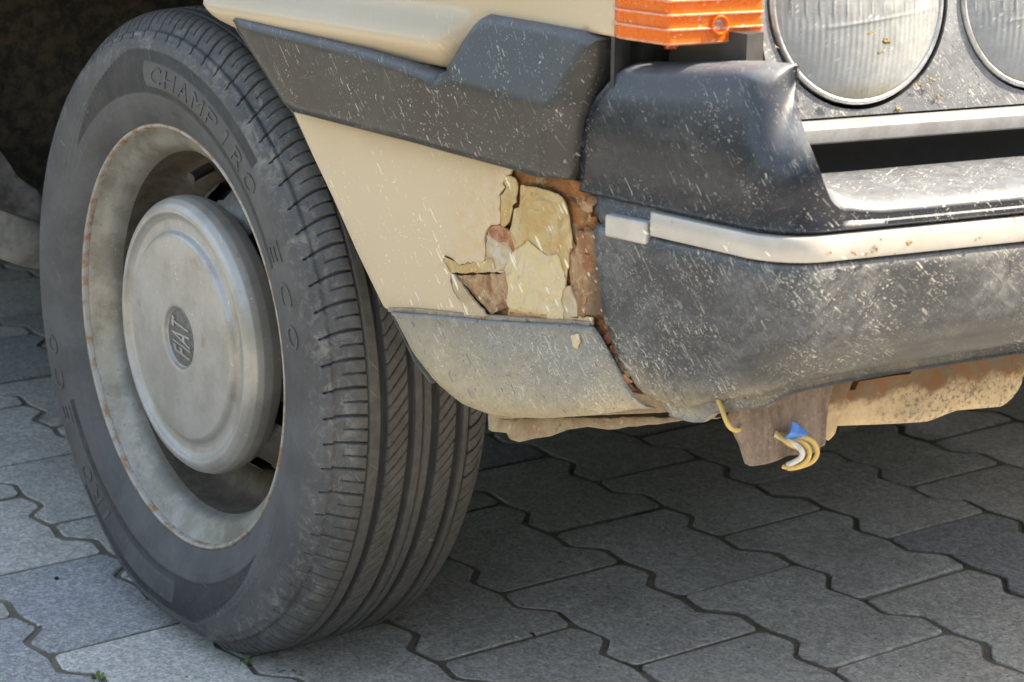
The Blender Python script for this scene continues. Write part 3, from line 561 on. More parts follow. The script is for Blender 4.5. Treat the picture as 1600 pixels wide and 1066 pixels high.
trd = np.zeros_like(OFF); trd[:, nt0:nt1] = 1
for a, b in ((-.0335, -.0270), (-.0575, -.0518), (-.0802, -.0728), (-.1032, -.0962)):
    m = band(a, b)*trd; dep = np.maximum(dep, m*.0055); grv = np.maximum(grv, m)
for c, w in ((-.0168, .0008), (-.0655, .0007), (-.1092, .0008)):
    m = band(c-w, c+w, .0005)*trd; dep = np.maximum(dep, m*.003); grv = np.maximum(grv, m*.9)
sh = band(-.0160, .0005)*trd
bow = 9*(OFF+.010)**2*70
wmaj = .044+.018*ss(OFF, -.012, -.004)*(1-ss(OFF, -.004, .002))
m = line(ph+bow, wmaj)*np.maximum(sh, band(-.001, .0102)*(RAD > .254))*1.; dep = np.maximum(dep, m*.0032); grv = np.maximum(grv, m*.95)
m = line(ph+.5+bow, .036)*band(-.0160, -.0010)*trd; dep = np.maximum(dep, m*.0022); grv = np.maximum(grv, m*.95)
hk = band(-.0016, -.0010, .0003)*trd*(1-ss(np.abs((ph+.5+bow+.5-.16) % 1-.5), .13, .17)); dep = np.maximum(dep, hk*.0012); grv = np.maximum(grv, hk*.6)
d2 = ((OFF+.052)/.0185); m = line(2*(ph+(269/360*NP_)*(OFF+.052)*.92-.05*d2*d2*1.6), .055)*band(-.0520, -.0335)*trd; dep = np.maximum(dep, m*.0028); grv = np.maximum(grv, m*.85)
d3 = ((OFF+.0962)/.016); m = line(2*(ph+(269/360*NP_)*(OFF+.0962)*.95-.05*d3*d3*1.6), .055)*band(-.0962, -.0802)*trd; dep = np.maximum(dep, m*.0028); grv = np.maximum(grv, m*.85)
m = line(ph+(120/360*NP_)*(OFF+.12), .045)*band(-.135, -.1092)*trd; dep = np.maximum(dep, m*.0035); grv = np.maximum(grv, m*.9)
m = line(ph+.5+(120/360*NP_)*(OFF+.12), .026)*band(-.128, -.1092)*trd; dep = np.maximum(dep, m*.002); grv = np.maximum(grv, m*.7)
RAD2 = RAD-dep
# side wall: sunk smooth crescents, raised lettering band, rings
side = np.zeros_like(OFF); side[:, :nt0] = 1; deg = np.degrees(TH)
def crescent(dg):
    x = (dg % 180)
    outer = np.where(x > 100, .2453-(x-100)/42*.042, .2453); outer = np.where(x < 60, .2453, outer)
    inn = np.where(x < 60, .2080, .2080)
    c = (RAD > inn)*(RAD < outer)*(x > 28)*(x < 142)
    pill_in, pill_out = .2140, .2362
    pl = (RAD > pill_in)*(RAD < pill_out)*(x < 92.5+1.6*np.sqrt(np.clip(1-((RAD-.2251)/.0111)**2, 0, 1)))
    tip = (x < 47)*(RAD > .236)
    return c*(1-pl)*(1-tip)
cl = crescent(deg)*side
def ringline(r, w, h): return np.exp(-((RAD-r)/w)**2)*h*side
rel = -cl*.0007
rel += ringline(.2560, .0008, -.0009)+ringline(.1965, .0006, .0005)+ringline(.2000, .0005, .0004)
x = deg % 180
for k in range(3):                      # swoosh lines past the crescent's tip
    rc = .2425-(x-104)/46*.030-k*.004*(1+(x-104)/70); m = np.exp(-((RAD-rc)/.0006)**2)*(x > 104+k*3)*(x < 152-k*4)*side; rel += m*.0007
rim_ = np.exp(-((RAD-.2140)/.0005)**2)*(x < 93)*(x > 10)*side+np.exp(-((RAD-.2362)/.0005)**2)*(x < 93)*(x > 10)*side; rel += rim_*.0004
OFF2 = OFF+rel
X = RAD2*np.cos(TH); Z = RAD2*np.sin(TH)
# squash on the ground
cphi = np.maximum(-np.sin(TH), .05); lim = WH-.0003; kk = np.clip((lim/cphi-.182)/(.2768-.182), 0, 1); kk = np.where(np.sin(TH) < 0, kk, 1)
RS = np.where(RAD2 > .182, .182+(RAD2-.182)*kk, RAD2); X = RS*np.cos(TH); Z = np.maximum(RS*np.sin(TH), -WH+.0003); OFF2 = OFF2+np.where(side > 0, (1-kk)*.03*ss(RAD2, .185, .22), 0)
blg = np.exp(-((Z+WH-.035)/.03)**2)*np.clip(-Z/WH, 0, 1)*.0035; OFF2 = OFF2+np.where(side > 0, blg*ss(RAD2, .185, .22), 0)
me = gridmesh(np.stack([X, -OFF2, Z], -1), close_u=True)
ca = me.color_attributes.new('zone', 'FLOAT_COLOR', 'POINT'); arr = np.zeros((SEG*len(pr), 4), np.float32); arr[:, 3] = 1
tz = trd*(1-ss(OFF, -.012, -.002)*.85)
arr[:, 0] = cl.reshape(-1); arr[:, 1] = tz.reshape(-1); arr[:, 2] = (grv*.92).reshape(-1); ca.data.foreach_set('color', arr.reshape(-1))
TYRE_ME = me
me.materials.append(MT['rubber']); me.polygons.foreach_set('use_smooth', [True]*len(me.polygons)); me.flip_normals() if me.polygons[nt0*3].normal.dot(me.polygons[nt0*3].center) < 0 else None
def side_off(r):
    P = np.array(sorted([(b, a) for a, b in out_side])); return float(np.interp(r, P[:, 0], P[:, 1]))
# rim
flange = [(-.0270, .1565), (-.0235, .1575), (-.0190, .1590), (-.0150, .1612), (-.0122, .1640), (-.0108, .1672), (-.0104, .1700), (-.0098, .1722),  (-.006, .1745), (-.0015, .1782), (.0006, .1796), (.0004, .1812), (-.002, .1822), (-.006, .1818)]
wm = lathe(smoothline(flange, .0025), 120)
wheel = link(bpy.data.objects.new('wheel', wm)); wm.materials.append(MT['wheel_silver']); wm.polygons.foreach_set('use_smooth', [True]*len(wm.polygons))
wheel.parent = car; wheel.location = Vector((WX, WY, WH))-car.location; wheel.rotation_euler = (0, 0, WROT); wheel['label'] = 'dirty silver steel front wheel with worn rim edge'
def sub(name, me, mat, label=None, smooth=True, sharp=None):
    o = put(name, me, mat, wheel, smooth=smooth, sharp=sharp, label=label); return o
ty = link(bpy.data.objects.new('tyre', TYRE_ME)); ty.parent = wheel; ty['label'] = 'worn dusty black tyre with fine slanted tread cuts'
sub('rim_edge', lathe([(-.003, .1775), (.0003, .1785), (.0018, .1797), (.0016, .1815), (-.001, .1827), (-.005, .1822)], 140), 'rim_lip')
# disc with the vent holes between hub and rim
bm = bmesh.new(); n = 160; rad = [.1285, .122, .112, .103, .094, .080, .05]; ax_ = [-.072, -.064, -.052, -.044, -.042, -.045, -.05]
vs = [[bm.verts.new((r*math.cos(2*math.pi*k/n), -o_, r*math.sin(2*math.pi*k/n))) for k in range(n)] for r, o_ in zip(rad, ax_)]
HOL = [math.radians(h) for h in (55, 99+6, 150, 195, 240, 283, 330, 13)]
for i in range(len(rad)-1):
    for k in range(n):
        a_ = 2*math.pi*(k+.5)/n
        if i in (0, 1, 2) and any(abs((a_-h+math.pi) % (2*math.pi)-math.pi) < math.radians(9.5-(2.6 if i != 1 else 0)) for h in HOL): continue
        bm.faces.new((vs[i][k], vs[i][(k+1) % n], vs[i+1][(k+1) % n], vs[i+1][k]))
sub('wheel_disc', bm, 'wheel_silver', sharp=60)
sub('rim_barrel', lathe(smoothline([(-.150, .160), (-.110, .150), (-.100, .126), (-.074, .126), (-.066, .1345), (-.058, .1500), (-.045, .1545), (-.0272, .1565)], .002), 120), 'barrel_brown_shade')
sub('brake_drum', lathe([(-.075, .001), (-.075, .12), (-.10, .122), (-.12, .122)], 48), 'dark_cavity')
cap = [(-.040, .108), (-.034, .1165), (-.024, .1198), (-.016, .1198), (-.010, .1180), (-.0055, .1142), (-.0032, .1100), (-.0030, .1068), (-.0056, .1045), (-.0078, .1010), (-.0082, .0950), (-.0074, .0915), (-.0034, .0890), (-.0020, .0868), (-.0016, .080), (-.0010, .050), (-.0008, .0290), (-.0012, .0268), (-.0040, .0256), (-.0052, .0240), (-.0052, .0008)]
hc = sub('hub_cap', lathe(smoothline(cap, .0004)+[(-.0052, .0006)], 140), 'cap_silver', 'scratched dull silver hub cap with a small round badge')
for p in hc.data.polygons: pass
bd = lathe([(-.0046, .0245), (-.0044, .0235), (-.0044, .0003)], 48); sub('badge', bd, 'badge_grey')
tm = text_mesh('FIAT', .0350, .0009); co = np.empty(len(tm.vertices)*3); tm.vertices.foreach_get('co', co); co = co.reshape(-1, 3)
cx, cy = (co[:, 0].min()+co[:, 0].max())/2, (co[:, 1].min()+co[:, 1].max())/2; u = (co[:, 0]-cx)*.030/(co[:, 0].max()-co[:, 0].min()); v = (co[:, 1]-cy)*.031/(co[:, 1].max()-co[:, 1].min()); v = v*np.sqrt(np.clip(1-(u/.027)**2, .3, 1)); u = u+v*.28
ang = math.radians(97); X_ = u*math.cos(ang)-v*math.sin(ang); Z_ = u*math.sin(ang)+v*math.cos(ang)
tm.vertices.foreach_set('co', np.stack([X_, -(-.0040+co[:, 2]), Z_], -1).reshape(-1)); sub('badge_lettering', tm, 'cap_silver', smooth=False)
sub('valve_stem', tube([(.1425*math.cos(1.92), .064, .1425*math.sin(1.92)), (.139*math.cos(1.92), .054, .139*math.sin(1.92)), (.134*math.cos(1.90), .040, .134*math.sin(1.90))], .0045), 'satin_black')
def letters(word, th0, step, r0, size, h=.0003, name='letter'):
    for rep in (0, math.pi):
        for i, ch in enumerate(word):
            t_ = text_mesh(ch, size, .0006); c_ = np.empty(len(t_.vertices)*3); t_.vertices.foreach_get('co', c_); c_ = c_.reshape(-1, 3)
            wch = c_[:, 0].max()-c_[:, 0].min(); xx = (c_[:, 0]-(c_[:, 0].max()+c_[:, 0].min())/2)*min(1.9, .0175/max(wch, .004)); r = r0+c_[:, 1]
            a = math.radians(th0-step*i)+rep-xx/r0+(c_[:, 1])*-1.2
            of = np.array([side_off(q) for q in r])+h+c_[:, 2]
            t_.vertices.foreach_set('co', np.stack([r*np.cos(a), -of, r*np.sin(a)], -1).reshape(-1)); sub(name, t_, 'letter_rubber', smooth=False)
simple('letter_rubber', (.095, .096, .097), .7, col2=(.06, .061, .062), sc_=60)
letters('CHAMPIRO', 89, 6.1, .2175, .0215); letters('ECO', 31, 8.5, .2175, .0215)
for k in range(3):                      # the three other road wheels
    def cp(o, par):
        c = link(o.copy()); c.parent = par
        for ch in o.children: cp(ch, c)
        return c
    w2 = cp(wheel, car); w2['label'] = ('front wheel on the far side', 'rear wheel on the near side', 'rear wheel on the far side')[k]
    w2.location = Vector(((WX, .88, WH), (WX-2.44, -.5601, WH), (WX-2.44, .88, WH))[k])-car.location; w2.rotation_euler = (0, 0, math.pi if k != 1 else 0)
    for ch in list(w2.children):
        if 'label' in ch: del ch['label']
# ------------------------------------------------------------------ car body round the front corner
def smooth01(x, a, b):
    t = max(0, min(1, (x-a)/(b-a))); return t*t*(3-2*t)
def lerp(x, pts):
    if x <= pts[0][0]: return pts[0][1]
    for (x0, y0), (x1, y1) in zip(pts, pts[1:]):
        if x <= x1: return y0+(y1-y0)*(x-x0)/(x1-x0)
    return pts[-1][1]
# black side moulding
def d_mould(a, z):
    hi = smooth01(a, .425, .455); d = .018
    zc = .5432+(a-.4332)*(-.0058/.1234)
    if z > zc: d -= (z-zc)*.34*hi
    if a > .40: d -= 0
    e0 = lerp(z, [(.4909, .5350), (.5258, .5400), (.5505, .5480), (.5735, .5600), (.583, .5665)])     # bevelled front end
    if a > e0:
        ae = lerp(z, [(.4885, .5506), (.505, .5530), (.5256, .5560), (.5463, .5600), (.563, .5645), (.5808, .5675)]); d -= .012*min(1.1, (a-e0)/max(.002, ae-e0))
    return d
T_ = D['trim']
mould = sheet('side_moulding', T_, d_mould, .014, 'moulding_plastic', car, cell=.0045, rim=.0055, sharp=50, label='dusty black plastic moulding stepped up towards the bumper')
def jagopen(pl, amp, step, seed):
    q = jag(pl, amp, step, seed); k = q.index(pl[-1]); return q[:k+1]
# lower fender: rusted steel with layers of paint on it
def dz0(a, z): return 0.
base = sheet('fender_corner', [(.3278, .5076), (.5533, .5013), (.6076, .4911), (.6400, .42), (.6350, .362), (.600, .356), (.560, .358), (.5297, .3676), (.37, .3662)], lambda a, z: -.0045-.010*smooth01(a, .556, .575), .0012, 'rust', car, cell=.008, label='rusted bare steel under the peeling paint')
pan = sheet('fender_paint', D['panel'][:2]+jagopen(D['panel'][2:27], .0007, .003, 5)+D['panel'][27:], lambda a, z: 0.+.0004*math.sin(a*40), .0014, 'cream', car, cell=.012, rim=.0005, label='cream painted lower front fender, torn off in flakes at its front edge')
FL = D['flakes']; FL['tri'] = [(.4325, .4052), (.4836, .4165), (.4848, .4080), (.4846, .3930), (.4700, .3850), (.4690, .3852)]
FL['under_a'] = [(.4975, .4700), (.5330, .4740), (.5420, .4690), (.5470, .4480), (.5440, .4380), (.5420, .4250), (.5400, .4000), (.5395, .3945), (.4870, .3905), (.4850, .4200), (.4900, .4350), (.4920, .4450)]
FL['under_b'] = [(.4650, .4420), (.4720, .4450), (.4900, .4400), (.4935, .4320), (.4860, .4180), (.4300, .4075), (.4250, .4130), (.4370, .4140), (.4560, .4195), (.4640, .4250)]
lay = [('under_a', 'flake_yellow', -.0012, .0006), ('under_b', 'flake_grey', -.0013, .0006), ('tri', 'rust_skin', -.0014, .0006), ('grey', 'flake_grey', -.0008, .0006), ('yellow', 'flake_yellow', -.0006, .0005), ('primer_a', 'flake_yellow', -.0006, .0006), ('big', 'flake_yellow', -.0007, .0006), ('cream', 'flake_cream', -.0003, .0005), ('scab', 'rust_red', -.0009, .0008),
       ('filler', 'filler_pale', -.0008, .0004), ('flap', 'flake_grey', -.0004, .0014), ('strip', 'rust_red', -.0018, .001), ('corner', 'flake_yellow', -.001, .0012), ('rim', 'flake_grey', -.001, .0012)]
lay += [(k, 'rust_skin', -.0014-.0002*int(k[1]), .0006) for k in ('r1', 'r2', 'r3', 'r4', 'r5')]
for k in ('r1', 'r2', 'r3', 'r4', 'r5', 'rim'):
    cx_ = sum(p[0] for p in FL[k])/len(FL[k]); cz_ = sum(p[1] for p in FL[k])/len(FL[k]); FL[k] = [(cx_+(p[0]-cx_)*1.2, cz_+(p[1]-cz_)*1.16) for p in FL[k]]
for i, (k, m, d, th_) in enumerate(lay):
    def df(a, z, d=d, i=i):
        v = mnoise.noise(Vector((a*70, z*70, i*3.3)))*.00022
        if k in ('cream', 'big'): v += mnoise.noise(Vector((a*160, z*220, i)))*.00025
        if k[0] == 'r': v -= .006*smooth01(a, .560, .575)
        if k == 'flap': v += .0018*smooth01(a, .43, .45)
        return d+v
    o = sheet('paint_flake', jag(FL[k], .0007 if k != 'filler' else .0006, .0028, i), df, th_, m, base, cell=.0028, rim=.0003, sharp=30)
# rust scale standing along the seam beside the bumper
for i in range(30):
    z = .482-.0042*i; a = lerp(z, [(.3525, .614), (.3592, .599), (.378, .584), (.4032, .572), (.4441, .5665), (.4746, .5625)])-.0035+.0025*math.sin(i*1.7)
    P = [(a+math.cos(t)*rng.uniform(.0028, .0062), z+math.sin(t)*rng.uniform(.002, .0052)) for t in np.linspace(0, 6.28, 9)[:-1]]
    sheet('rust_scale', P, lambda a, z: -.0035-.006*smooth01(a, .56, .575)+rng.uniform(-.001, .0012), .0012, rng.choice(['rust', 'rust_skin', 'rust_red', 'rust']), base, cell=0, sharp=20)
# valance below, rolled under at the bottom
VP = D['valance']
def d_val(a, z):
    zb = lerp(a, [(.36, .366), (.3714, .3533), (.3878, .3355), (.4124, .3189), (.4366, .3114), (.4648, .3111), (.512, .3197), (.613, .3486)])
    h = z-zb; r = .018; d = .0035
    if h < r: d -= r*(1-math.sqrt(max(0, 1-(1-h/r)**2)))*.8
    seam = smooth01(a, .560, .590); d -= .010*seam
    d += .0016*mnoise.noise(Vector((a*22, z*22, 4)))*1.+.0005*mnoise.noise(Vector((a*90, z*90, 1)))
    top = lerp(a, [(.36, .3665), (.426, .3756), (.466, .3809), (.51, .3881), (.55, .3949), (.60, .4007)]); d += .0018*math.exp(-((z-top+.0015)/.0022)**2)
    return d
VP = VP[:5]+[(.5690, .3970), (.5735, .3900), (.5800, .3790), (.5900, .3640), (.6000, .3535), (.6080, .3480)]+VP[10:]
val = sheet('front_valance', VP, d_val, .0016, 'valance_paint', car, cell=.005, rim=.0015, sharp=50, label='grey splash-stained sheet below the fender, edge caked with dirt')
sheet('paint_chip', jag(D['vpeel'], .0006, .002, 3), lambda a, z: .0050, .001, 'flake_cream', val, cell=0, sharp=20)
# seam ledge caked with dirt between fender and valance
bm = bmesh.new()
pp = [(.3606, .3672), (.3914, .3722), (.426, .3767), (.4442, .3792), (.466, .3820), (.51, .3892), (.55, .3958), (.566, .3980)]
sheet('seam_dirt', [(a, z-.0016) for a, z in pp]+[(a, z+.0022+.0012*mnoise.noise(Vector((a*80, 0, 0)))) for a, z in pp[::-1]], lambda a, z: .0012+.0008*mnoise.noise(Vector((a*150, z*150, 2))), .003, 'cross_mud', val, cell=.004, rim=.0012)
bm.free()
# upper fender with the flared wheel lip
def d_up(a, z):
    fl = 1-smooth01(a, .425+(z-.5512)*.35, .4365+(z-.5512)*.40)
    v = -.004+.0*a
    led = .5875; lo = .566
    if z > led: f = 0
    elif z > lo: f = ((led-z)/(led-lo))
    else: f = 1
    f = f*f*(3-2*f) if f < 1 else 1
    v += fl*(.0200*f-.012*smooth01(lo-z, 0, .022)**1.0)
    if z > .64: v -= (z-.64)**2*1.2
    return v
FU = [(.1980, .548), (.5500, .548), (.5530, .5835), (.5790, .583), (.5800, .592), (.5860, .63), (.600, .70), (.600, .755), (-.70, .80), (-.70, .30), (-.34, .30), (-.33, .38), (-.30, .46), (-.25, .53), (-.19, .585), (-.12, .625), (-.03, .648), (.05, .640), (.105, .612), (.1444, .5777), (.1567, .5691), (.1704, .5565)]
fen = sheet('front_fender', FU, d_up, .0015, 'cream', car, cell=.006, rim=.0022, sharp=60, label='cream upper front fender with a soft ledge above the wheel lip')
# lower part of fender edge behind the moulding (wheel arch flange)
AR = D['arch']; fl_pts = [(.155, .569), (.1704, .5559), (.2495, .494), (.2969, .4382), (.3264, .4014), (.3556, .3681), (.3606, .3667), (.3878, .3355), (.4060, .3232)]
P = np.array([[flank(a+.0006, z, -.0012), flank(a+.0015, z, -.010), flank(a+.004, z, -.022)] for a, z in fl_pts]); put('arch_flange', gridmesh(P), 'arch_edge', car).modifiers.new('t', 'SOLIDIFY').thickness = .0015
# wheelhouse: liner over the tyre, inner wall, rear wall, bracket
arc = [(.505, .31), (.47, .36), (.42, .44), (.36, .52), (.29, .59), (.20, .645), (.10, .672), (.0, .672), (-.10, .648), (-.18, .60), (-.235, .53), (-.262, .45), (-.272, .36), (-.275, .27)]
arc = [(a+.045 if a > .2 else a, z) for a, z in arc]
P = []
for i in range(len(arc)*4-3):
    k, f = divmod(i, 4); f /= 4; a = arc[k] if k == len(arc)-1 else (arc[k][0]*(1-f)+arc[k+1][0]*f, arc[k][1]*(1-f)+arc[k+1][1]*f)
    row = []
    for y in np.linspace(-.575, -.20, 22):
        n_ = mnoise.noise(Vector((a[0]*18, y*18, a[1]*18)))*.012+mnoise.noise(Vector((a[0]*60, y*60, a[1]*60)))*.005; yy = y+(a[0]-.1)*.1 if y < -.5 else y
        cx, cz = .1-a[0], .35-a[1]; L = math.hypot(cx, cz); row.append((a[0]+cx/L*n_, yy, a[1]+cz/L*n_))
    P.append(row)
put('wheelhouse', gridmesh(P), 'arch_mud', car, sharp=0, label='mud-crusted dark inside of the wheel arch').modifiers.new('t', 'SOLIDIFY').thickness = .002
bm = bmesh.new(); box(bm, (-.30, -.205, .24), (.56, -.185, .68)); put('inner_wing', bm, 'underseal', car)
def xpl(q, X0):    # a point of the rear wall of the wheelhouse
    return q
RW = [(-.635, .333), (-.58, .328), (-.534, .308), (-.49, .295), (-.49, .24), (-.536, .259), (-.557, .266), (-.583, .279), (-.635, .292)]
sheet('rear_flank_piece', RW, lambda y, z: .004*mnoise.noise(Vector((y*20, z*20, 1)))-.02*smooth01(.30-z, .02, .05), .004, 'grey_flank', car, fr=lambda y, z, d: Vector((-.20+d, y, z)), cell=.008, rim=.004, label='dusty grey lower panel behind the tyre')
BRK = [(-.62, .44), (-.588, .43), (-.577, .385), (-.562, .358), (-.545, .344), (-.530, .322), (-.530, .306), (-.58, .326), (-.62, .331)]
sheet('arch_bracket', BRK, lambda y, z: .006+.006*mnoise.noise(Vector((y*45, z*45, 7)))-.01*smooth01(z, .35, .43), .004, 'arch_edge', car, fr=lambda y, z, d: Vector((-.20+d, y, z)), cell=.006, rim=.003)
# suspension seen through nothing but shade: arm, strut
put('strut', tube([(.12, -.30, .70), (.125, -.38, .40), (.127, -.43, .27)], .022), 'underseal', car); None
# ------------------------------------------------------------------ bumper
S_SIDE = .7248     # distance along the flank from its origin to the corner
def path(s):
    """s<0 runs back along the flank, s>0 along the front; corner rounded"""
    r = .030
    c = np.array([.82, -.515, 0.]); 
    # exact crossing of the two lines
    A = O1; t = np.linalg.solve(np.array([[E1[0], -E2[0]], [E1[1], -E2[1]]]), (O2-O1)[:2]); c = O1+E1*t[0]
    turn = T2-T1; R = r/math.tan((math.pi-turn)/2)*1.0; R = r*math.tan((math.pi-turn)/2)
    if s <= -r: return c+E1*s, N1
    if s >= r: return c+E2*s, N2
    k = (s+r)/(2*r); ang = T1+turn*k; 
    p0 = c-E1*r; cen = p0-N1*R
    n = np.array([math.sin(ang), -math.cos(ang), 0]); return cen+n*R, n
tt = np.linalg.solve(np.array([[E1[0], -E2[0]], [E1[1], -E2[1]]]), (O2-O1)[:2]); A_C = float(tt[0])     # flank coordinate of the corner
YC = .16; LEN_F = (YC-(O1+E1*A_C)[1])/E2[1]
H_ = [(-.16, .567), (-.10, .572), (-.05, .5765), (-.020, .5765), (-.004, .574), (.007, .564), (.016, .547), (.024, .529), (.032, .5145), (.041, .5055), (.053, .5005), (.070, .4985), (.10, .4982), (.30, .4990)]
ZB = [(-.15, .3555), (-.10, .3585), (-.06, .3670), (-.03, .3755), (0., .3820), (.04, .3840), (.2, .388), (.4, .390)]
DEP = [(-.16, .034), (-.04, .036), (.0, .034), (.03, .040), (.05, .098), (.4, .098)]
srear = sorted([(z, a) for a, z in D['bsU']]+[(z, a) for a, z in D['bsL']])
def s_rear(z): return lerp(z, srear)-A_C
us = list(np.arange(-.175, -.05, .006))+list(np.arange(-.05, .075, .0022))+list(np.arange(.075, LEN_F+.001, .012))+[LEN_F]
rows = []
for u_ in us:
    h = lerp(u_, H_); zb = lerp(u_, ZB); dp = lerp(u_, DEP); tall = smooth01(h, .50, .56)
    q_ = 1+.7*smooth01(u_, -.050, -.012)*(1-smooth01(u_, .030, .055))
    pts = [(-dp, h-.012), (-dp, h-.004), (-dp+.006, h-.0005), (-max(dp*.75, .026*q_**.3), h), (-.0150*q_**.8, h-.0003*q_), (-.0092*q_, h-.0014*q_), (-.0042*q_, h-.0042*q_)]
    zt = max(h-.0078*q_, .4878)
    for k in range(6): 
        z = zt+(.4865-zt)*k/5; tilt = -.23*max(0, z-.528)-.0008 if tall > .02 else -.0022*(z > .4872); pts.append((tilt if k < 5 else -.0004, z))
    pts += [(.0002, .4842), (-.0012, .4826), (-.0055, .4822), (-.0055, .4640), (-.001, .4634), (.0008, .4618), (.0012, .455), (.0006, .440), (-.001, .425)]
    sd = .40+.60*smooth01(u_, -.14, .12)
    for k in range(1, 8):
        f = k/7; z = .425+(zb+.014-.425)*f; pts.append((-.001-.017*sd*f**2.1, z))
    pts += [(-.0215*sd, zb+.0075), (-.027*sd, zb+.003), (-.033*sd, zb+.0006), (-.0385*sd, zb+.0002), (-.0390*sd, zb-.0068), (-.0365*sd, zb-.0078), (-.040*sd-.002, zb-.0084), (-.045*sd-.006, zb-.007), (-.058*sd-.012, zb+.010)]
    row = []
    for d, z in pts:
        s = u_; d -= .032*smooth01(u_, -.042, -.004)*max(0, min(1, (z-.519)/.055))**1.25
        d = d-(.23*max(0, min(z, h-.0105)-.528)*tall if z > zt+.0001 else 0); d = max(d, -.0392-(5*max(0, abs(u_)-.031)))
        w = 1-smooth01(u_, -.175, -.045)
        s = u_+(s_rear(max(.345, min(.5695, z if d > -.03 else min(z, .56))))+.175)*w
        zz = z
        p, n = path(s); row.append(p+n*d+np.array([0, 0, zz]))
    rows.append(row)
full = rows+[[np.array([p[0], 2*YC-p[1], p[2]]) for p in r] for r in rows[-2::-1]]
B = np.array(full); nv = B.shape[1]; kU = 14; 
meU = gridmesh(B[:, :kU+2]); meL = gridmesh(B[:, kU+1:])
bump_ = put('front_bumper', meU, 'bumper_upper', car, sharp=50, label='scuffed black plastic front bumper with a tall rounded corner'); bump_.modifiers.new('t', 'SOLIDIFY').thickness = .0015; bump_.modifiers['t'].offset = -1
lowb = put('bumper_skirt', meL, 'bumper_lower', bump_, sharp=50, label='mud-splashed lower half of the bumper'); lowb.modifiers.new('t', 'SOLIDIFY').thickness = .003; lowb.modifiers['t'].offset = -1
for o in (bump_, lowb):
    bm = bmesh.new(); bm.from_mesh(o.data); bmesh.ops.recalc_face_normals(bm, faces=bm.faces)
    f = min(bm.faces, key=lambda f: (f.calc_center_median()-Vector(path(-.1)[0]+np.array([0, 0, .52 if o is bump_ else .44]))).length)
    if f.normal.dot(Vector(N1)) < 0: bmesh.ops.reverse_faces(bm, faces=bm.faces)
    bm.to_mesh(o.data); bm.free()
# rear closing wall of the bumper's end (it is hollow, with a lip)
def strip_mesh(s0, s1, z0, z1, d0, th_, cap=.002):
    ss_ = sorted(set([s0, s0+cap]+[s for s in us if s0+cap < s < s1]+[s1])); P = []
    for s in ss_:
        e = min(1, (s-s0)/cap); p, n = path(s); q = []
        for d, z in ((-.004, z0), (d0, z0+.0002), (d0+th_*.75, z0+.0006), (d0+th_, z0+.0018), (d0+th_*1.1, (z0+z1)/2), (d0+th_, z1-.0018), (d0+th_*.75, z1-.0006), (d0, z1-.0002), (-.004, z1)):
            q.append(p+n*(d if e > .5 else min(d, .0005))+np.array([0, 0, z]))
        P.append(q)
    return P
P = strip_mesh(D['strip_side'][0][0]-A_C-.0005, LEN_F, .4652, .4808, 0., .0024); P += [[np.array([p[0], 2*YC-p[1], p[2]]) for p in r] for r in P[-2::-1]]
def orient(o, pt, nrm):
    bm = bmesh.new(); bm.from_mesh(o.data); bmesh.ops.recalc_face_normals(bm, faces=bm.faces); f = min(bm.faces, key=lambda f: (f.calc_center_median()-Vector(pt)).length)
    if f.normal.dot(Vector(nrm)) < 0: bmesh.ops.reverse_faces(bm, faces=bm.faces)
    bm.to_mesh(o.data); bm.free()
st = put('bumper_strip', gridmesh(P), 'bright_strip', bump_, sharp=45, label='bright strip running round the bumper corner'); orient(st, path(-.05)[0]+np.array([0, 0, .473]), N1)
bm = bmesh.new(); a0, a1 = .5803, .6166; box(bm, (a0, -.005, .4588), (a1, .0036, .4733), fr=lambda a, d, z: flank(a, z+(.0006 if a > .6 else 0), d)); cp_ = bevel(put('strip_end_cap', bm, 'bright_strip', bump_, label='loose dull end cap of the strip'), .002, 3)
# ------------------------------------------------------------------ lamps and nose
LC = flank(.6283, 0.)[:2]
def lampf(b, z, d=0.): return np.array([LC[0], LC[1], 0])+E2*b+N2*d+np.array([0, 0, z])
# amber lamp: plan outline, then rows with ribs
plan = [flank(.5790, 0), flank(.600, 0), flank(.6225, 0), (flank(.6283, 0)+lampf(0, 0))/2*1., lampf(.006, 0), lampf(.030, 0), lampf(.060, 0), lampf(.0662, 0)]
def plan_pt(t):
    k = min(int(t), len(plan)-2); return plan[k]*(1-(t-k))+plan[k+1]*(t-k)
P = []; zs = [.5826, .5832, .5842]; z = .5858
while z < .678: zs += [z, z+.0058, z+.0066, z+.0072, z+.0079]; z += .0087
zs += [.680]
for t in np.linspace(0, len(plan)-1, 60):
    p = plan_pt(t); n = N1 if t < 2.6 else N2 if t > 3.4 else (N1*(3.4-t)+N2*(t-2.6))/.8; row = [p+n*-.012+np.array([0, 0, zs[0]])]
    for k, z in enumerate(zs):
        d = 0.; kk = (k-3) % 5 if k >= 3 else -1
        if k < 2: d = -.0035 if k == 0 else -.0012
        if kk in (2,): d = .0016
        if kk == 3: d = .0016
        ed = smooth01(t, 0, .35)*(1-smooth01(t, len(plan)-1.25, len(plan)-1)); d -= (1-ed)*.003
        if abs(t-5.23) < .22 and .590 < z < .600: d = min(d, 0.)
        row.append(p+n*d+np.array([0, 0, z]))
    P.append(row)
lamp = put('indicator_lamp', gridmesh(P), 'amber', car, sharp=30, label='ribbed amber corner lamp'); orient(lamp, lampf(.03, .60), N2); lamp.modifiers.new('t', 'SOLIDIFY').thickness = .0025; lamp.modifiers['t'].offset = -1
bm = bmesh.new(); box(bm, (0, 0, 0), (.058, .012, .096), fr=lambda b, d, z: lampf(.004+b, .584+z, -.022+d)); put('lamp_back', bm, 'lamp_lining', lamp)
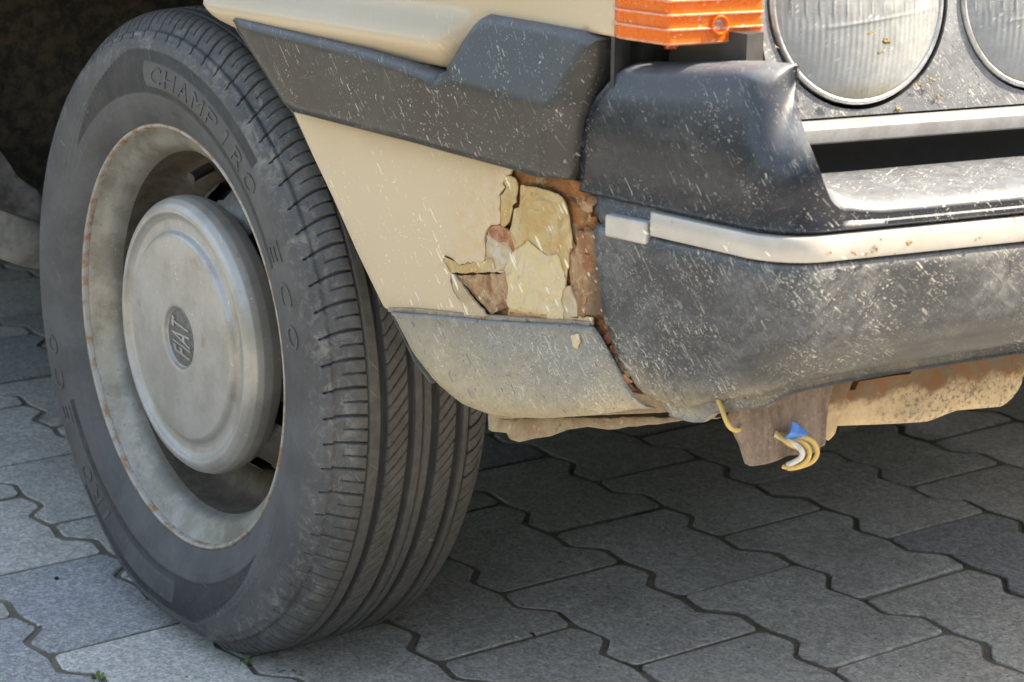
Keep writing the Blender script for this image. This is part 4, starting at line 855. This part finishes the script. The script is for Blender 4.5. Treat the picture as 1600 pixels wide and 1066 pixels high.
bm = bmesh.new(); box(bm, (0, 0, 0), (.045, .012, .096), fr=lambda b, d, z: flank(.583+b, .584+z, -.022+d)); put('lamp_back', bm, 'lamp_lining', lamp)
# screw boss with its screw
def disc(c, n, r0, r1, seg=28):
    pass
def ring_at(cfun, prof, seg=32):
    """prof of (r, d); cfun(b, z, d) places it"""
    P = []
    for k in range(seg):
        a = 2*math.pi*k/seg; P.append([cfun(r*math.cos(a), r*math.sin(a), d) for r, d in prof])
    return gridmesh(np.array(P), close_u=True)
put('screw_boss', ring_at(lambda x, y, d: lampf(.0345+x, .5945+y, d), [(.0062, .0002), (.0060, .0022), (.0050, .0024), (.0044, .0012), (.0042, -.006), (.0041, -.0062)]), 'amber', lamp, sharp=40)
put('screw', ring_at(lambda x, y, d: lampf(.0345+x, .5945+y, d), [(.0041, -.0009), (.0036, -.0003), (.0028, .0002), (.0012, .0003), (.0010, -.0006), (.0001, -.0006)]), 'screw_metal', lamp, sharp=40)
# dark metal behind and below the lamp, seam beside the fender
bm = bmesh.new(); box(bm, (.566, .470, -.055), (.655, .590, -.040), fr=lambda a, z, d: flank(a, z, d)); put('nose_panel', bm, 'satin_black', car)
bm = bmesh.new(); box(bm, (-.02, .44, -.155), (.09, .70, -.14), fr=front); put('nose_filler', bm, 'dark_cavity', car)
bm = bmesh.new(); box(bm, (.5735, .49, -.02), (.5765, .60, -.006), fr=lambda a, z, d: flank(a, z, d)); put('seam_strip', bm, 'satin_black', car)
# lamp panel with two round openings
PB = .10; L1 = (.1180, .6035, .0625, .0685); L2 = (.2590, .602, .0585, .0635)
def lp(b, z, d=0.): return front(b, z, -PB+d-(z-.53)*.141)
outer = [(.0665, .5315), (.0560, .552), (.0495, .5635), (.0455, .584), (.0430, .61), (.0420, .70), (.46, .70), (.46, .5315)]
bm = bmesh.new()
def addloop(pts): 
    v = [bm.verts.new((p[0], p[1], 0)) for p in pts]; return [bm.edges.new((v[i], v[(i+1) % len(v)])) for i in range(len(v))]
es = addloop(outer)
for (b_, z_, r_, R_) in (L1, L2): es += addloop([(b_+.0012+R_*math.cos(2*math.pi*k/56), z_+R_*math.sin(2*math.pi*k/56)) for k in range(56)])
bmesh.ops.triangle_fill(bm, use_beauty=True, edges=es)
for f in list(bm.faces):
    c = f.calc_center_median()
    if any(math.hypot(c.x-b_, c.y-z_) < R_*.98 for b_, z_, r_, R_ in (L1, L2)): bm.faces.remove(f)
for v in bm.verts: v.co = lp(v.co.x, v.co.y)
lpan = put('lamp_panel', bm, 'lamp_panel_plastic', car, smooth=False, label='insect-spattered grey plastic panel round the headlamps'); lpan.modifiers.new('t', 'SOLIDIFY').thickness = .004
orient(lpan, lp(.18, .55), N2)
for b_, z_, r_, R_ in (L1, L2):
    cf = lambda x, y, d, b_=b_, z_=z_: lp(b_+x, z_+y, d)
    h = put('headlamp', ring_at(cf, [(R_, -.001), (R_-.001, -.020), (R_-.010, -.03), (.0008, -.05)], 48), 'dark_cavity', car, label='round dusty headlamp')
    put('lamp_ring', ring_at(cf, [(r_+.0030, -.010), (r_+.0031, .000), (r_+.0022, .0020), (r_+.0006, .0024), (r_-.0006, .0016), (r_-.0010, -.004)], 64), 'chrome', h, sharp=60)
    put('reflector', ring_at(cf, [(r_-.001, -.002)]+[((r_-.001)*math.cos(t), -.002-.034*math.sin(t)) for t in np.linspace(.1, 1.52, 12)], 56), 'chrome', h, sharp=0)
    # glass: domed, moulded with upright flutes and one level bar
    ng = 110; P = []
    for i in range(ng+1):
        rr_ = (r_-.0008)*i/ng; row = []
        for k in range(220):
            a = 2*math.pi*k/220; x, y = rr_*math.cos(a), rr_*math.sin(a); dm = .0125*(1-(rr_/r_)**2)
            low = smooth01(-y, .006, .010); fl = .00010*math.cos(x/.0042*2*math.pi+.35*math.sin(y*60))*(.45+.55*low); fl += .0005*math.exp(-((y+.012-x*.10)/.0010)**2)*(1 if x > -.03 else .3); fl += .0004*math.exp(-(((x+.030+.009*round((x+.03)/.009)*0) % .009-.0045)/.0006)**2)*(1-low)
            if i > ng-3: fl = 0
            row.append(cf(x, y, .0010+dm+fl))
        P.append(row)
    put('lens', gridmesh(np.array(P), close_v=True), 'lamp_glass', h, sharp=0).modifiers.new('t', 'SOLIDIFY').thickness = .0025
    orient(h.children[-1], cf(0, 0, .013), N2)
# bright rail below the panel and a black box painted as the shaded slot under it
P = []
for b in np.linspace(.052, .46, 12): P.append([front(b, z, -PB+d) for d, z in ((-.004, .5300), (.009, .5300), (.0125, .5292), (.0155, .5272), (.0158, .5262), (.0150, .5188), (.0135, .5176), (-.004, .5174))])
rail = put('bright_rail', gridmesh(np.array(P)), 'rail_metal', car, sharp=30, label='bright metal rail under the headlamps'); orient(rail, front(.2, .526, -PB+.0155), N2)
bm = bmesh.new(); box(bm, (.03, .44, -PB-.03), (.46, .5205, -PB-.012), fr=front); put('grille_slot', bm, 'dark_cavity', car)
bm = bmesh.new(); box(bm, (.46, .50, -PB-.05), (.92, .70, -PB-.02), fr=front)
put('grille_surround', bm, 'satin_black', car)
# insects and mud spots stuck on rail, panel and strip
def blob(fr_, b, z, d, r, seed):
    """a squashed insect: a few torn crumbs and a smear, one mesh"""
    r_ = random.Random(seed); bm = bmesh.new(); an = r_.uniform(-.9, .3)
    for q in range(r_.randint(4, 7)):
        a_ = bmesh.ops.create_icosphere(bm, subdivisions=1, radius=1); s_ = r*r_.uniform(.25, .62); ox = r_.gauss(0, .55)*r; oy = r_.gauss(0, .28)*r; cx, cy = ox*math.cos(an)-oy*math.sin(an), ox*math.sin(an)+oy*math.cos(an)
        for v in a_['verts']:
            k = 1+.8*mnoise.noise(v.co*2.3+Vector((seed*3.1, q, 0))); c = v.co*k; v.co = fr_(b+cx+c.x*s_, z+cy+c.y*s_*r_.uniform(.5, .9), d+max(-.2, c.z)*s_*.45)
    return put('insect', bm, 'insect_mess', None, smooth=False)
k = 0
for i, (b, z) in enumerate(D['bugs']):
    if math.hypot(b-L1[0], z-L1[1]) < L1[2]: dd = -PB+.001+.0125*(1-(math.hypot(b-L1[0], z-L1[1])/L1[2])**2)
    else: dd = -PB
    o = blob(front, b, z, dd, [.0030, .0042, .0026, .0024, .0030, .0028, .0030, .0018, .0018, .0014, .0015][i], i); o.parent = lpan; o.name = 'insect'
for i, (b, z) in enumerate(D['bugs2']):
    zz = z; d_ = .0038 if .4652 < z < .4808 else lerp(z, [(.40, -.004), (.43, -.0005), (.46, .001)])
    o = blob(front, b, zz, d_, [.0014, .0021, .0026, .0024, .0014, .0016, .0024, .0020, .0016, .0012, .0016][i], i+20); o.parent = bump_
# ------------------------------------------------------------------ under the nose
def wob(pts, amp, step, seed): return jag(pts, amp, step, seed)
def fr_b(back): return lambda a, z, d=0.: front(a, z, d-back)
sheet('crossmember', wob(D['cross'][:11], .0008, .008, 2)+D['cross'][11:], lambda a, z: .001*mnoise.noise(Vector((a*20, z*20, 5)))+.0005*mnoise.noise(Vector((a*120, z*120, 5))), .004, 'cross_mud', car, fr=fr_b(.25), cell=.006, rim=.0015, label='crusted lower crossmember edge')
sheet('skid_panel', [(.108, .385)]+D['skid'][2:11]+[(.30, .375), (.30, .40), (.108, .40)], lambda a, z: .004*mnoise.noise(Vector((a*25, z*25, 8)))+(-.012 if z > .352+(a-.11)*.12 else .0)+.0, .005, 'mottled_beige', car, fr=fr_b(.10), cell=.006, rim=.004, label='mottled beige lower nose panel with rounded end')
sheet('skid_tab', [(.098, .36), (.0985, .3300), (.0990, .3190), (.1040, .3165), (.1090, .321), (.1110, .333), (.122, .36)], lambda a, z: 0., .004, 'mottled_beige', car, fr=fr_b(.095), cell=.006, rim=.002)
# tow bracket: bent plate with a side cheek and a rear cheek
TB = [(.0088, .375), (.0088, .361), (.0073, .3541), (.0209, .3213), (.0245, .3205), (.0330, .3206), (.0435, .3223), (.0495, .3240), (.0560, .3237), (.0722, .3238), (.0798, .3262), (.0806, .338), (.0812, .3513), (.0855, .375)]
tow = sheet('tow_bracket', wob(TB, .0005, .006, 4), lambda a, z: -.004*smooth01(a, .0700, .0735)+.0012*mnoise.noise(Vector((a*60, z*60, 3))), .005, 'bracket_rust', car, fr=fr_b(.06), cell=.004, rim=.0016, label='pitted rusty towing bracket hanging below the bumper')
# loops of wire tied through the bracket
def wire(name, pts, r, mat, label, depth):
    me = tube([tuple(front(b, z, -.055+dd)) for (b, z), dd in zip(pts, depth)], r); o = put(name, me, mat, None, sharp=0); o['label'] = label; o['category'] = 'wire'; o['group'] = 'wires tied to the bracket'; return o
W_ = D['wires']
wire('wire_loop', [(-.0010, .368)]+W_['w1']+[(.014, .346)], .0015, 'wire_yellow', 'short yellow wire curving out at the upper left edge of the rusty bracket', [-.012, -.006, .000, .002, .001, -.008])
wire('wire_loop', [(.0385, .3400)]+W_['w3']+[(.043, .3195)], .0016, 'wire_yellow', 'outermost yellow wire loop below the blue tape on the rusty bracket', [-.006, .003, .006, .007, .006, .004, .002, -.002])
wire('wire_loop', [(.0395, .3395)]+W_['w4']+[(.0440, .3192)], .0016, 'wire_yellow', 'inner yellow wire loop beside the white one on the rusty bracket', [-.006, .002, .005, .0065, .006, .004, .002])
wire('wire_loop', [(.0380, .3405), (.0430, .3372), (.0480, .3349)]+W_['white'][1:]+[(.0425, .3215)], .0018, 'wire_white', 'thick white wire loop tied through the rusty bracket', [-.004, .004, .006, .008, .006, .001])
wire('wire_loop', [(.0383, .3418), (.0392, .3388), (.0425, .3362), (.0475, .3335)], .0014, 'wire_yellow', 'short yellow wire end touching the lower corner of the blue tape', [-.004, .004, .005, .005])
bm = bmesh.new(); tg = [(.0400, .3395), (.0425, .3440), (.0470, .3490), (.0520, .3455), (.0560, .3415), (.0520, .3380), (.0440, .3360)]
vs = [bm.verts.new(front(b, z, -.053+.0035*math.sin(i*1.9))) for i, (b, z) in enumerate(tg)]; cv = bm.verts.new(front(.0475, .3425, -.0495)); 
for i in range(len(vs)): bm.faces.new((vs[i], vs[(i+1) % len(vs)], cv))
tp = put('blue_tape', bm, 'tag_blue', None, smooth=False); tp.modifiers.new('t', 'SOLIDIFY').thickness = .0008; tag(tp, 'crumpled scrap of bright blue tape tied on the rusty bracket', 'tape')
# floor of engine bay and cabin, plus unseen boxes added to block sun
bm = bmesh.new(); box(bm, (.10, -.19, .345), (.64, .52, .36)); box(bm, (-2.9, -.53, .25), (-.29, .85, .262)); box(bm, (-.29, -.19, .262), (.10, .52, .30)); box(bm, (.66, -.40, .36), (.72, .75, .45)); box(bm, (.05, .372, -.20), (LEN_F, .53, -.135), fr=front); box(bm, (.05, .372, -.20), (LEN_F, .53, -.135), fr=lambda b, z, d: np.array([1, -1, 1])*front(b, z, d)+np.array([0, 2*YC, 0])); box(bm, (.05, -.05, .228), (.40, .42, .345)); box(bm, (-.30, .52, .20), (.62, .54, .70)); box(bm, (.66, -.44, .45), (.68, .78, .70)); put('floor_and_sun_blocks', bm, 'underseal', car)
# ------------------------------------------------------------------ the rest of the car, out of the frame
def station(x, w, zs_, zw, zr, wr):
    """half section from the sill up over shoulder to roof"""
    pts = [(w*.96, zs_), (w, zs_+.10), (w*1.005, (zs_+zw)/2), (w*.985, zw-.03), (w*.955, zw)]
    pts += [(wr+(w*.955-wr)*.45, zw+(zr-zw)*.5), (wr, zr-.03), (wr*.85, zr), (0.001, zr+.01)]
    return [(x, YC-y, z) for y, z in pts]+[(x, YC+y, z) for y, z in pts[::-1]]
ST = [(-3.15, .70, .38, .80, .82, .60), (-3.10, .74, .32, .86, .90, .60), (-2.95, .765, .28, .90, 1.00, .58), (-2.60, .77, .27, .90, 1.18, .56), (-2.1, .77, .25, .88, 1.33, .54), (-1.5, .77, .25, .87, 1.36, .54), (-1.0, .77, .25, .86, 1.33, .54), (-.45, .77, .25, .84, .90, .66), (-.31, .77, .25, .835, .875, .68)]
P = [station(*s) for s in ST]; shell = put('body_shell', gridmesh(np.array(P)), 'cream', car, sharp=30, label='cream body sides, roof and tail'); 
bm = bmesh.new(); box(bm, (-3.19, -.50, .42), (-3.12, .82, .56)); bevel(put('rear_bumper', bm, 'bumper_upper', car), .02)
bm = bmesh.new()
for lo, hi in (((-.95, -.38), (-.48, -.46)),): pass
def glass(name, q):
    bm = bmesh.new(); bm.faces.new([bm.verts.new(p) for p in q]); o = put(name, bm, 'glass_dark', shell, smooth=False); o.modifiers.new('t', 'SOLIDIFY').thickness = .004
glass('windscreen', [(-.52, -.42, .925), (-.52, .74, .925), (-.955, .65, 1.315), (-.955, -.33, 1.315)])
for sg in (1, -1):
    f = lambda x, y, z: (x, YC-sg*y, z)
    glass('side_window', [f(-1.0, .735, .90), f(-1.52, .735, .91), f(-1.52, .580, 1.30), f(-1.08, .585, 1.27)]); glass('side_window', [f(-1.60, .735, .91), f(-2.15, .735, .92), f(-2.1, .58, 1.27), f(-1.60, .580, 1.30)])
# bonnet, far fender
nose = [(YC-y) for y in (0,)]
P = []
for x, zc_ in ((-.31, .862), (0., .850), (.3, .832), (.50, .805), (.60, .785), (.64, .765)):
    row = []
    for y in np.linspace(-.735, .735, 17):
        ay = abs(y); xx = x+(.10*(1-(ay/.735)**1.5) if x > .5 else 0)-max(0, x-.3)*0; taper = 1-.10*max(0, x)/.8; row.append((xx, YC+y*taper, zc_-.045*(ay/.735)**3))
    P.append(row)
put('bonnet', gridmesh(np.array(P)), 'cream', car, sharp=0).modifiers.new('t', 'SOLIDIFY').thickness = -.02
# upper nose face above the lamp panel
P = [[front(b, .70, -PB-.026), front(b, .735, -PB-.031), front(b, .765, -PB-.05)] for b in np.linspace(.0, LEN_F, 10)]; P += [[np.array([p[0], 2*YC-p[1], p[2]]) for p in r] for r in P[-2::-1]]; put('nose_top', gridmesh(np.array(P)), 'cream', car).modifiers.new('t', 'SOLIDIFY').thickness = .01
ff = sheet('far_fender', [(-.70, .30), (-.70, .80), (.60, .755), (.60, .40), (.50, .33), (.40, .33), (.36, .37), (.25, .50), (.14, .60), (.0, .65), (-.12, .625), (-.25, .53), (-.33, .38), (-.34, .30)], lambda a, z: 0., .0015, 'cream', car, fr=lambda a, z, d: np.array([1, -1, 1])*flank(a, z, d)+np.array([0, 2*YC, 0]), cell=0)
bm = bmesh.new(); box(bm, (.60, .50, -.02), (A_C-.04, .755, -.05), fr=lambda a, z, d: np.array([1, -1, 1])*flank(a, z, d)+np.array([0, 2*YC, 0])); box(bm, (.585, .682, -.004), (.635, .755, -.03), fr=flank); put('nose_corner', bm, 'cream', car)
bm = bmesh.new()
for sg in (1, -1): box(bm, (-.95, YC+sg*.80, .93), (-.86, YC+sg*.90, 1.03))
bevel(put('door_mirror', bm, 'satin_black', shell), .02)
# ------------------------------------------------------------------ small things on the ground
WL = ['yellow-green weed tuft in the joint at the bottom edge left of the tyre', 'small green weed in the joint right below the tyre', 'tiny weed beside a dark twig right of the tyre foot', 'leafy weed sprig in the joint below the tyre', 'last green sprig of the little row right of the tyre foot']
def weed(x, y, s, seed, label):
    r = random.Random(seed); bm = bmesh.new()
    for k in range(r.randint(16, 24)):
        a = r.uniform(0, 6.28); el = r.uniform(.15, 1.3); L = s*r.uniform(.5, 1.); w = L*r.uniform(.16, .26); ox, oy = r.uniform(-s, s)*.4, r.uniform(-s, s)*.3
        dv = Vector((math.cos(a)*math.cos(el), math.sin(a)*math.cos(el), math.sin(el))); sd_ = dv.cross(Vector((0, 0, 1))).normalized()*w; o_ = Vector((ox, oy, 0)); up_ = Vector((0, 0, L*.12))
        v = [bm.verts.new(o_), bm.verts.new(o_+dv*L*.35+sd_*.7), bm.verts.new(o_+dv*L*.75+sd_*.8-up_*.3), bm.verts.new(o_+dv*L-up_), bm.verts.new(o_+dv*L*.75-sd_*.8-up_*.3), bm.verts.new(o_+dv*L*.35-sd_*.7)]
        bm.faces.new(v)
    o = put('weed', bm, 'weed_leaf', None, smooth=False); o.location = (x, y, -.004); o['label'] = label; o['category'] = 'weed'; o['group'] = 'weeds in the paving joints'
for i, ((x, y, _), s) in enumerate(zip(D['weeds'][:5], (.013, .011, .009, .010, .009))): weed(x, y, s, i, WL[i])
bm = bmesh.new(); r = random.Random(5)
for (x, y, _) in D['weeds'][5:]:
    for k in range(26):
        px, py = x+r.gauss(0, .006), y+r.gauss(0, .003); rr_ = r.uniform(.0008, .0022); q = bmesh.ops.create_icosphere(bm, subdivisions=1, radius=rr_); bmesh.ops.translate(bm, verts=q['verts'], vec=(px, py, -.0055+r.uniform(0, .003)))
ms = put('moss', bm, 'moss', None); tag(ms, 'green moss tufts in the joints of the paving', 'moss', kind='stuff')
PL = ['orange-brown pebble in the joint right of the tyre', 'dark crumb on the pale block left of the tyre', 'pale chip on the paving at lower left', 'dark stone in the joint below the bumper', 'white chip beside a dark stone in the joint', 'white crumb in the shade in front of the tyre', 'white scrap on the dark paving at right', 'pale grain beside the joint under the bumper']
for i, ((x, y, _), s) in enumerate(zip(D['pebbles'], (.0052, .0026, .0022, .0045, .0024, .0022, .0028, .0016))):
    bm = bmesh.new(); bmesh.ops.create_icosphere(bm, subdivisions=2, radius=1)
    for v in bm.verts: v.co *= 1+.3*mnoise.noise(v.co*1.3+Vector((i*4, 0, 0))); v.co = Vector((v.co.x*s, v.co.y*s*.85, v.co.z*s*.6))
    o = put('pebble', bm, 'pebble_stone' if i in (0,) else 'dark_cavity' if i in (1, 3) else 'pebble_pale', None, sharp=0); o.location = (x, y, s*.45-(.004 if i in (0, 3) else 0)); tag(o, PL[i], 'pebble', 'pebbles on the paving')
# sand grains lying in the joints
bm = bmesh.new(); r = random.Random(9)
for k in range(9000):
    s, t = cells[r.randrange(0, 150)]; ph_ = r.uniform(0, .2)
    if r.random() < .6: px, py = s-.1+ph_, t-PIT_/2+zig(ph_)+r.gauss(0, .0022)
    else: px, py = s-.1+r.gauss(0, .0014), t+r.uniform(-.065, .065)
    q = r.uniform(.0003, .0011)*(1.6 if r.random() < .05 else 1); v = [bm.verts.new((px+q*a, py+q*b, -.0028+q*c)) for a, b, c in ((1, 0, 0), (-.5, .87, 0), (-.5, -.87, 0), (0, 0, 1.3))]
    for f in ((0, 1, 3), (1, 2, 3), (2, 0, 3)): bm.faces.new([v[i] for i in f])
sg_ = put('joint_grit', bm, 'grit', None, smooth=False); tag(sg_, 'pale sand grains lying in the paving joints', 'grit', kind='stuff')
for o in sc.objects:
    if 'world' in o: del o['world']
